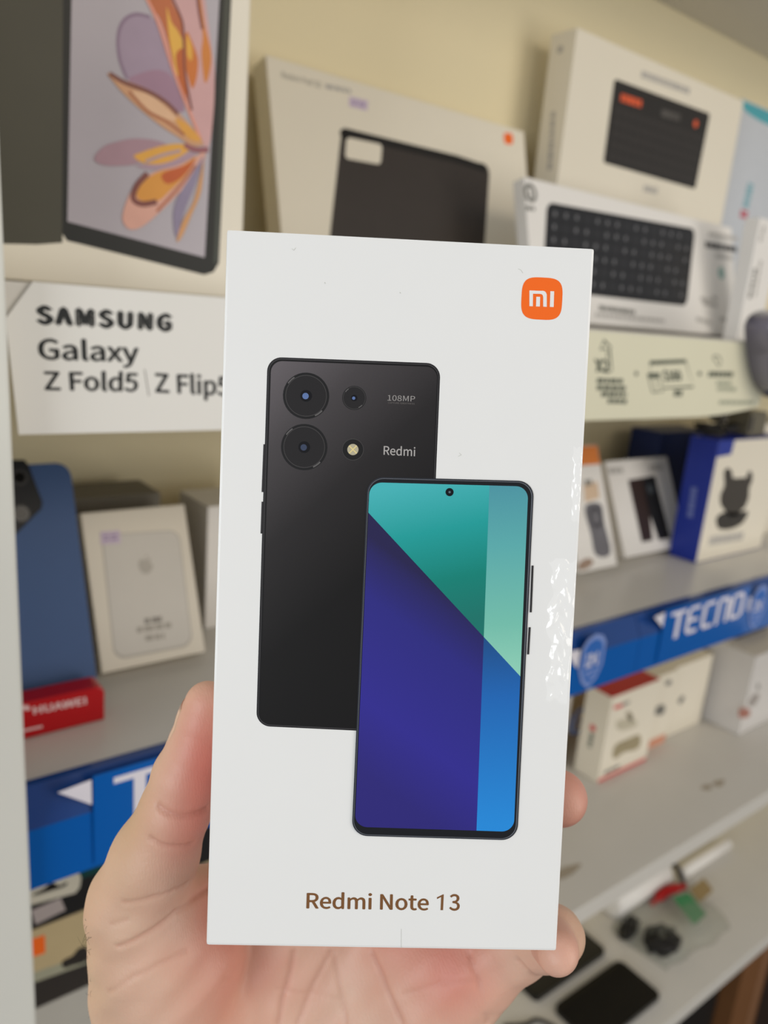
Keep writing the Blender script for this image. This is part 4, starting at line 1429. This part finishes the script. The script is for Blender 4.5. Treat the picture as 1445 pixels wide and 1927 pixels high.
def shield(face, cx_, cy_, w, h, parent, layer):
    out = [(-0.5, 0.30), (-0.32, 0.44), (0, 0.5), (0.32, 0.44), (0.5, 0.30), (0.5, -0.12), (0.32, -0.34), (0, -0.5), (-0.32, -0.34), (-0.5, -0.12)]
    pts = [np.array((cx_ + x * w, cy_ + y * h)) for x, y in out]
    sh = face.flat('shield_emblem', pts, mat('shield_pale', rgb(128, 150, 206), 0.4), parent, layer)
    face.flat('shield_field', [np.array((cx_ + x * w * 0.8, cy_ + y * h * 0.82)) for x, y in out], mat('shield_blue', rgb(48, 104, 184), 0.35), sh, layer + 1)
    ww = w * 0.27
    text(face, '12+1', [(cx_ - ww, cy_ + h * 0.17), (cx_ + ww, cy_ + h * 0.17), (cx_ + ww, cy_ - h * 0.08), (cx_ - ww, cy_ - h * 0.08)], M_logo, sh, layer + 2, bold=0.02)
    face.flats('shield_print', stroke([(cx_ - ww, cy_ - h * 0.17), (cx_ + ww, cy_ - h * 0.17)], h * 0.05) + stroke([(cx_ - ww * 0.7, cy_ - h * 0.26), (cx_ + ww * 0.7, cy_ - h * 0.26)], h * 0.04), mat('shield_pale', rgb(128, 150, 206), 0.4), sh, layer + 2)


def blue_strip(xa, xb, word_xs, shield_xs, label):
    t = thing('brand_strip', ((xa + xb) / 2, D0 - 0.01, ZB_ - 0.06), label, 'sign', 'blue brand strips on the middle shelf')
    prof = [(D0 + 0.004, ZB_ + 0.0012), (D0 - 0.0015, ZB_ + 0.0012), (D0 - 0.0125, ZB_ - 0.021), (D0 - 0.0130, ZB_ - 0.0605), (D0 - 0.0120, ZB_ - 0.0605), (D0 - 0.0115, ZB_ - 0.021), (D0 - 0.0006, ZB_ + 0.0004), (D0 + 0.004, ZB_ + 0.0004)]
    up_ = [prof[0], prof[1], prof[2], prof[5], prof[6], prof[7]]
    lo_ = [prof[2], prof[3], prof[4], prof[5]]
    for nm, pr_, mt_ in (('upper_fold', up_, M_blue_shaded), ('lower_band', lo_, M_blue1)):
        vs = [(x, y, z) for x in (xa, xb) for (y, z) in pr_]
        n = len(pr_)
        fc = [[i, (i + 1) % n, n + (i + 1) % n, n + i][::-1] for i in range(n)] + [list(range(n)), list(range(2 * n - 1, n - 1, -1))]
        o = mesh(nm, vs, fc, mt_, t)
        bmx = bmesh.new()
        bmx.from_mesh(o.data)
        bmesh.ops.recalc_face_normals(bmx, faces=bmx.faces)
        bmx.to_mesh(o.data)
        bmx.free()
    for wx in word_xs:      # raised header card carrying the word
        fh = Face((wx, D0 - 0.0145, ZB_ - 0.06), (1, 0, 0), (0, 0, 1))
        x0 = -0.012
        card = prism('header_card', fh, [(x0, 0.003), (word_w + 0.012, 0.003), (word_w + 0.012, 0.064), (x0, 0.064)], 0.0006, M_blue1, t, 0.0)
        tecno_word(fh, [np.array(p) for p in ((0, zt_), (word_w, zt_), (word_w, zb_), (0, zb_))], card, 2)
        fh.flat('arrow_mark', [(x0 - 0.001, zt_ + 0.003), (x0 - 0.001, zt_ - 0.014), (x0 - 0.02, zt_ + 0.001)], M_logo, t, 1)
    for sx in shield_xs:
        fh = Face((sx, D0 - 0.0137, ZB_ - 0.06), (1, 0, 0), (0, 0, 1))
        shield(fh, 0, 0.031, 0.036, 0.058, t, 1)
        fh.flat('arrow_mark', [(-0.021, 0.048), (-0.021, 0.028), (-0.042, 0.05)], M_logo, t, 1)
    return t


SX = XL + seam
xw_left = fT.px(214, 1456)[0] + XL
xw_right = c4R[0][0] + XL
sh1 = fT.px(1118, 1226)[0] + XL
sh2 = fT.px(1431, 1126)[0] + XL
blue_strip(XL, 0.46, [xw_left], [xw_left + word_w + 0.045], 'blue brand strip on the middle shelf edge, beside the left side panel')
blue_strip(0.461, SX - 0.0005, [], [sh1], 'short blue strip with only a shield, right of the held phone box')
blue_strip(SX + 0.0005, 1.35, [xw_right], [sh2], 'blue brand strip with white lettering in full view at the right')

# ------------------------------------------------------------------ lower shelf, left: a stack of packs
st = []
YS = 0.52
zs = [at_y(60, y, YS)[2] for y in (1640, 1752, 1838, 1903)]
names = [('hang_tab_pack', 'black pack with a white hang tab, topmost of the stack below the blue strip', rgb(34, 34, 36)),
         ('beige_box', 'beige box with an orange label, below the black hang-tab pack', rgb(196, 178, 140)),
         ('charcoal_box', 'charcoal box lying under the beige box in the stack', rgb(54, 50, 48)),
         ('pale_grey_box', 'pale grey box at the bottom of the stack behind the hand', rgb(188, 186, 180))]
zz = zs + [ZC + 0.0005]
for k, (nm, lb, c) in enumerate(names):
    z0 = zz[k + 1] + (0.0004 if k < 3 else 0)
    z1_ = zz[k]
    fk = Face((XL, YS, z0), (1, 0, 0), (0, 0, 1))
    w_ = [0.176, 0.178, 0.182, 0.185][k]
    t = goods(nm, lb, 'box', fk, w_, z1_ - z0, 0.10, mat(nm + '_card', c, 0.4, var=0.06))
    if k == 0:
        zk = zoomer(5.253, 30, 1560)
        K = lambda *pts: [np.array((max(p[0], 0.001), p[1])) for p in [fk.px(*zk(*q)) for q in pts]]
        prism('hang_tab', fk, K((60, 545), (440, 405), (530, 375), (605, 400), (638, 470), (625, 560), (580, 620), (60, 760)), 0.0016, mat('tab_white', rgb(206, 202, 188), 0.4), t, 0.0018)
        fk.flat('hang_slot', smooth_loop(K((160, 632), (270, 575), (330, 520), (385, 525), (420, 545), (500, 510), (480, 550), (360, 590), (190, 640)), 3), M_black, t, 38)
        fk.flat('price_sticker', K((150, 805), (440, 680), (490, 800), (195, 945)), mat('grey_sticker', rgb(176, 166, 166), 0.5), t, 3)
        fk.flat('top_label', K((130, 440), (425, 335), (440, 390), (135, 500)), mat('grey_label', rgb(138, 130, 124), 0.5), t, 2)
        fk.flat('green_edge', [(0.055, 0.03), (0.08, 0.03), (0.08, z1_ - z0 - 0.001), (0.052, z1_ - z0 - 0.001)], mat('print_dark_green', rgb(20, 66, 66), 0.4), t, 1)
    if k == 1:
        fk.flat('orange_label', K((60, 1120), (285, 1045), (290, 1225), (60, 1300)), M_orange, t, 2)
        fk.flat('printed_shape', smooth_loop(K((450, 1330), (480, 1290), (560, 1250), (620, 1180), (700, 1170), (700, 1300), (560, 1350), (480, 1375)), 3), M_char, t, 2)
        fk.flat('pale_band', K((170, 1420), (700, 1240), (700, 1330), (175, 1520)), mat('print_sage', rgb(166, 166, 146), 0.4), t, 1)

# ------------------------------------------------------------------ lower shelf, right: earphone boxes
f20 = Face((0.792, 0.625, ZC + 0.0005), (1, 0, 0), (0, 0, 1))
t = goods('swirl_box', 'pale box with a blue ring emblem, beside the held phone box', 'box', f20, 0.082, 0.165, 0.04, M_white)
f20.flats('ring_emblem', stroke(f20.circle(1090, 1357, 16, 24), 0.008, True) + stroke(smooth_loop(f20.pxs([(1080, 1362), (1086, 1350), (1092, 1356), (1088, 1366)]), 4), 0.003, True), mat('print_ring_blue', rgb(116, 134, 176), 0.4), t, 1)
zr = at_y(1150, 1315, 0.566)[2]
f21 = Face((0.884, 0.566, ZC + 0.0005), (1, 0, 0), (0, 0, 1))
pb_ = at_x(*z8(228, 850), 0.884)
d21 = min(0.09, max(0.03, pb_[1] - 0.566))
t = goods('red_topped_box', 'cream earphone box with a red top and red foot line', 'box', f21, 0.120, zr - ZC, d21, M_cream)
ft21 = Face((0.885, 0.567, zr + 0.0005), (1, 0, 0), (0, 1, 0))
prism('red_lid', ft21, [(0, 0), (0.118, 0), (0.118, d21 - 0.002), (0, d21 - 0.002)], 0.0004, mat('red_card', rgb(190, 34, 34), 0.35), t, 0.0004, label='red top')
f21.flats('red_line', stroke([np.array((0.001, 0.004)), np.array((0.119, 0.004))], 0.006), mat('print_red', rgb(214, 84, 84), 0.4), t, 1)
Z8 = lambda *pts: [f21.px(*z8(*p)) for p in pts]
f21.flat('printed_earbuds', smooth_loop(Z8((400, 1290), (420, 1220), (500, 1180), (580, 1150), (590, 1210), (560, 1250), (480, 1270), (420, 1312)), 3), mat('print_olive', rgb(160, 148, 118), 0.4, var=0.15), t, 1, label='pictured earphones')
f21.flat('printed_earbud_tip', smooth_loop(Z8((490, 1010), (515, 995), (540, 1030), (520, 1060)), 3), mat('print_olive_dark', rgb(150, 140, 118), 0.4), t, 1)
f21.flat('printed_earbud_stem', smooth_loop(Z8((430, 1060), (530, 1040), (570, 1080), (520, 1110), (440, 1120)), 3), mat('print_pale_olive', rgb(196, 188, 166), 0.4), t, 1)
f21.flat('red_mark', Z8((410, 960), (470, 940), (470, 965), (412, 985)), mat('print_red', rgb(214, 84, 84), 0.4), t, 1)
bars(f21, 'title_print', [z8(470, 950) + z8(515, 930), z8(345, 1410) + z8(450, 1360)], 0.006, M_grey, t)
f21s = Face((0.884, 0.566 + d21, ZC), (0, -1, 0), (0, 0, 1))
f21s.flat('side_dot', f21s.circle(*z8(268, 1106), 6), mat('print_red', rgb(214, 84, 84), 0.4), t, 1)
bars(f21s, 'side_print', [z8(265, 1140) + z8(245, 1235)], 0.007, mat('print_moss', rgb(116, 124, 112), 0.4), t, 1)
f22 = Face((1.010, 0.582, ZC + 0.0005), (1, 0, 0), (0, 0, 1))
h22 = at_y(*z8(700, 770), 0.582)[2] - ZC
t = goods('earphone_box', 'narrow cream box with an orange foot, right of the red-topped box', 'box', f22, 0.068, h22, 0.07, M_cream)
Q = lambda f_, *pts: [f_.px(*z8(*p)) for p in pts]
f22.flats('orange_foot', stroke([np.array((0.001, 0.010)), np.array((0.067, 0.010))], 0.016), mat('print_pale_orange', rgb(216, 150, 122), 0.4), t, 1)
f22.flat('printed_earbud', smooth_loop(Q(f22, (675, 1010), (700, 960), (750, 950), (750, 1000), (720, 1020)), 3), M_grey, t, 1)
f22.flat('printed_earbud_tip', smooth_loop(Q(f22, (755, 800), (790, 780), (795, 810), (765, 822)), 3), M_grey, t, 1)
f23 = Face((1.080, 0.590, ZC + 0.0005), (1, 0, 0), (0, 0, 1))
h23 = at_y(*z8(870, 690), 0.59)[2] - ZC
t = goods('small_parts_box', 'plain cream box with faint grey picture, left of the dark gap', 'box', f23, 0.115, h23, 0.07, M_cream)
f23.flat('printed_part', smooth_loop(Q(f23, (840, 930), (865, 890), (885, 900), (860, 945)), 3), M_grey, t, 1)
f24 = Face((1.00, 0.655, ZC + 0.0005), (1, 0, 0), (0, 0, 1))
t = goods('orange_box', 'small orange-red box standing behind the cream earphone boxes', 'box', f24, 0.05, h22 + 0.012, 0.02, mat('orange_red_card', rgb(206, 80, 50), 0.4))
f25 = Face((1.215, 0.53, ZC + 0.0005), (1, 0, 0), (0, 0, 1))
t = goods('white_gift_box', 'large white box with a small red-grey picture, right of the dark gap', 'box', f25, 0.21, 0.145, 0.085, mat('satin_white_card', rgb(214, 210, 206), 0.25, var=0.03))
f25.flat('red_spot', smooth_loop(Q(f25, (1245, 1020), (1255, 980), (1290, 970), (1325, 990), (1315, 1030), (1270, 1040)), 3), mat('print_brown_red', rgb(166, 112, 98), 0.4), t, 1)
f25.flat('printed_strap', smooth_loop(Q(f25, (1310, 950), (1330, 900), (1375, 870), (1385, 900), (1345, 960)), 3), mat('print_taupe', rgb(160, 152, 146), 0.4), t, 1)
f25.flat('printed_tip', smooth_loop(Q(f25, (1368, 830), (1380, 805), (1390, 830), (1378, 848)), 3), M_grey, t, 1)
ztop25 = f25.P(0, 0.1455, 0)[2]
t = thing('black_cylinder', f25.P(0.08, 0.1455, -0.06), 'dark stubby cylinder lying on top of the large white box', 'gadget')
ya = f25.P(0, 0.165, -0.06)[1]
tube('body', [(1.25, ya, ztop25 + 0.0115), (1.254, ya, ztop25 + 0.0118), (1.30, ya, ztop25 + 0.0118), (1.36, ya, ztop25 + 0.0118), (1.363, ya, ztop25 + 0.0118)], [0.009, 0.0115, 0.0115, 0.0105, 0.007], mat('dark_rubber', rgb(64, 60, 62), 0.4), t, 14)
for i, (px_, py_, sx, sy) in enumerate(((1330, 1482, 0.010, 0.006), (1352, 1474, 0.014, 0.006), (1066, 1640, 0.022, 0.007))):
    c_ = at_z(px_, py_, ZC + 0.0003)
    vs = [(c_[0] + sx * math.cos(a) * (1 + 0.25 * math.sin(3 * a + i)), c_[1] + sy * math.sin(a), ZC + 0.0003) for a in np.linspace(0, 6.283, 18, endpoint=False)]
    mesh('glue_stain', vs, [list(range(18))], mat('glue_residue', rgb(170, 158, 140), 0.5), unit)

# ------------------------------------------------------------------ bottom shelf: phones, pouch, rolls
M_ph = mat('black_phone_glass', rgb(12, 12, 13), 0.14, coat=0.3)
for (xa, xb, ya, yb, lb) in ((0.812, 0.971, 0.449, 0.527, 'black phone lying on the bottom shelf, nearest its front edge'),
                             (0.800, 0.968, 0.549, 0.627, 'black phone lying on the bottom shelf, behind the first one')):
    fz = Face((xa, ya, ZD + 0.009), (1, 0, 0), (0, 1, 0))
    t = thing('display_handset', ((xa + xb) / 2, (ya + yb) / 2, ZD), lb, 'phone', 'black phones on the bottom shelf')
    w_, h_ = xb - xa, yb - ya
    prism('body', fz, rquad([np.array(p) for p in ((0, h_), (w_, h_), (w_, 0), (0, 0))], 0.009, 6), 0.0085, M_ph, t, 0.0, bev=0.0015)
    fz.flat('screen', rquad([np.array(p) for p in ((0.003, h_ - 0.003), (w_ - 0.003, h_ - 0.003), (w_ - 0.003, 0.003), (0.003, 0.003))], 0.007, 6), mat('screen_off', rgb(8, 8, 10), 0.08, coat=0.5), t, 1)
c0 = at_z(1012, 1918, ZD + 0.004)
tube('cable', curve3([(c0[0] - 0.05, c0[1] + 0.02, ZD + 0.003), (c0[0] - 0.02, c0[1] + 0.004, ZD + 0.003), (c0[0], c0[1], ZD + 0.003), (c0[0] + 0.012, c0[1] - 0.025, ZD + 0.003), (c0[0] + 0.0, c0[1] - 0.05, ZD + 0.003)], 6), 0.0028, mat('black_rubber', rgb(38, 36, 34), 0.5), None, 8, origin=(c0[0], c0[1], ZD))
tag(bpy.data.objects['cable'], 'thin black cable on the bottom shelf in front of the phones', 'cable')

# clear pouch of leads
pouch_c = at_z(1262, 1745, ZD)
t = thing('cable_pouch', (pouch_c[0], pouch_c[1], ZD), 'clear pouch with black leads, a red strip and a green label', 'pouch')
bm = bmesh.new()
NX, NY = 18, 14
grid = {}
for s_ in (0, 1):
    for i in range(NX + 1):
        for j in range(NY + 1):
            u, v = i / NX, j / NY
            puff = (math.sin(math.pi * u) * math.sin(math.pi * v)) ** 0.6 if 0 < u < 1 and 0 < v < 1 else 0
            wr = 0.0025 * math.sin(11 * u + 5 * v) * math.sin(9 * v) * puff
            a_, b_ = 2 * u - 1, 2 * v - 1
            sq = 1 - 0.16 * abs(a_ * b_) ** 1.5
            x = pouch_c[0] + 0.105 * a_ * sq + 0.01 * math.sin(4 * v)
            y = pouch_c[1] + 0.06 * b_ * sq + 0.006 * math.sin(5 * u) + 0.003 * math.sin(17 * u)
            z = ZD + 0.0006 + (0.026 * puff + wr if s_ else 0.0)
            if s_ and puff == 0:
                grid[(1, i, j)] = grid[(0, i, j)]
            else:
                grid[(s_, i, j)] = bm.verts.new((x, y, z))
for s_ in (0, 1):
    for i in range(NX):
        for j in range(NY):
            q = [grid[(s_, i, j)], grid[(s_, i + 1, j)], grid[(s_, i + 1, j + 1)], grid[(s_, i, j + 1)]]
            if len(set(q)) == 4 and (s_ or True):
                try:
                    bm.faces.new(q if s_ else q[::-1])
                except ValueError:
                    pass
clear = bpy.data.materials.new('clear_pouch_plastic')
clear.use_nodes = True
nt = clear.node_tree
pb2 = nt.nodes['Principled BSDF']
pb2.inputs['Base Color'].default_value = rgb(190, 192, 176) + (1,)
pb2.inputs['Roughness'].default_value = 0.2
nzz = nt.nodes.new('ShaderNodeTexNoise')
nzz.inputs['Scale'].default_value = 40
mr = nt.nodes.new('ShaderNodeMapRange')
mr.inputs[3].default_value = 0.05
mr.inputs[4].default_value = 0.32
nt.links.new(nzz.outputs['Fac'], mr.inputs[0])
nt.links.new(mr.outputs[0], pb2.inputs['Alpha'])
bm_obj('pouch', bm, clear, t, smooth=True)
ck_ = at_z(1245, 1772, ZD + 0.01)
cp = [(ck_[0] + (0.022 + 0.012 * math.sin(k * 1.3)) * math.cos(k * 0.5), ck_[1] + (0.016 + 0.009 * math.sin(k * 0.7)) * math.sin(k * 0.5), ZD + 0.006 + 0.016 * k / 110) for k in range(110)]
ck2 = at_z(1185, 1745, ZD + 0.01)
tube('black_lead', curve3([(ck2[0] + 0.03 * math.cos(k * 0.8) * (1 - k / 60), ck2[1] + 0.012 * math.sin(k * 0.9), ZD + 0.006 + 0.01 * k / 30) for k in range(30)], 3), 0.0032, mat('black_rubber', rgb(38, 36, 34), 0.5), t, 6)
tube('black_lead', curve3(cp, 3), 0.003, mat('black_rubber', rgb(38, 36, 34), 0.5), t, 6)
cr0, cr1 = at_z(1225, 1702, ZD + 0.016), at_z(1288, 1668, ZD + 0.016)
tube('red_strip', curve3([cr0, 0.5 * (cr0 + cr1) + np.array([0, 0.004, 0.006]), cr1], 6), [0.004] * 3 + [0.009] * 7 + [0.006] * 3, mat('red_plastic', rgb(168, 14, 14), 0.35), t, 8)
g_ = at_z(1300, 1710, ZD + 0.022)
fg = Face(g_, (1, 0, 0), (0, 0.9, 0.3))
fg.flats('green_label', [[(-0.022, -0.022), (0.02, -0.02), (0.024, 0.022), (-0.016, 0.03)]], mat('green_print', rgb(66, 130, 84), 0.4), t, 0)
g2 = at_z(1318, 1680, ZD + 0.018)
fg2 = Face(g2, (1, 0, 0), (0, 0.9, 0.3))
fg2.flats('tan_label', [[(-0.02, -0.012), (0.03, -0.008), (0.034, 0.016), (-0.016, 0.014)]], mat('tan_print', rgb(150, 128, 88), 0.4), t, 0)
# white rolled sleeves behind the pouch
ra, rb = at_z(1163, 1712, ZD + 0.0275), at_z(1262, 1648, ZD + 0.0275)
rb = np.array([rb[0], ra[1], rb[2]])
tube('paper_roll', [ra + [0, 0.02, 0], ra + [0.004, 0.02, 0], rb + [-0.004, 0.02, 0], rb + [0, 0.02, 0]], [0.022, 0.027, 0.027, 0.022], M_white, None, 18, origin=(0.5 * (ra[0] + rb[0]), ra[1] + 0.02, ZD))
tag(bpy.data.objects['paper_roll'], 'thick white roll lying behind the clear pouch', 'roll')
rc, rd = at_z(1290, 1652, ZD + 0.012), at_z(1386, 1596, ZD + 0.012)
rd = np.array([rd[0], rc[1], rd[2]])
tube('thin_roll', [rc + [0, 0.012, 0], rc + [0.003, 0.012, 0], rd + [-0.003, 0.012, 0], rd + [0, 0.012, 0]], [0.008, 0.0115, 0.0115, 0.008], M_white, None, 14, origin=(0.5 * (rc[0] + rd[0]), rc[1] + 0.012, ZD))
tag(bpy.data.objects['thin_roll'], 'thin white roll to the right of the thick roll', 'roll')
kq = at_z(1268, 1640, ZD + 0.03)
tube('black_strap', curve3([kq + [-0.02, 0.03, -0.024], kq + [-0.008, 0.02, 0.010], kq + [0.01, 0, 0.004], kq + [0.016, -0.015, -0.024]], 6), 0.0045, mat('black_rubber', rgb(38, 36, 34), 0.5), None, 8, origin=(kq[0], kq[1], ZD))
tag(bpy.data.objects['black_strap'], 'short black strap arched between the two white rolls', 'strap')

# ------------------------------------------------------------------ under the bottom shelf
pc = at_y(1397, 1835, 0.445)
f30 = Face((pc[0], 0.445, 0.0005), (1, 0, 0), (0, 0, 1))
t = goods('cardboard_box', 'brown cardboard box on the floor under the bottom shelf', 'box', f30, 0.4, 0.47, 0.2, mat('kraft_card', rgb(112, 74, 42), 0.7, var=0.1, scale=30))
f30.flat('paper_tape', [(0.075, 0.001), (0.10, 0.001), (0.10, 0.468), (0.075, 0.468)], mat('tape_brown', rgb(136, 98, 70), 0.3), t, 1)
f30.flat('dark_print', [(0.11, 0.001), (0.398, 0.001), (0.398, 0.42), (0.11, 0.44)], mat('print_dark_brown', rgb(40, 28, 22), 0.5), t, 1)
f31 = Face((0.10, 0.47, 0.0005), (1, 0, 0), (0, 0, 1))  # added black block; it stands in for the shade below the shelf
t = thing('shade_block', f31.P(0.5, 0, -0.09), 'added black block standing in for the shade under the bottom shelf', 'block')
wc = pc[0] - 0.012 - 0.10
carton('body', f31, wc, 0.40, 0.18, mat('shade_block_black', rgb(26, 25, 24), 0.5), t, 0.006)
carton('rim', Face((0.096, 0.466, 0.4008), (1, 0, 0), (0, 0, 1)), wc + 0.008, 0.022, 0.188, mat('shade_block_black', rgb(26, 25, 24), 0.5), t, 0.003)
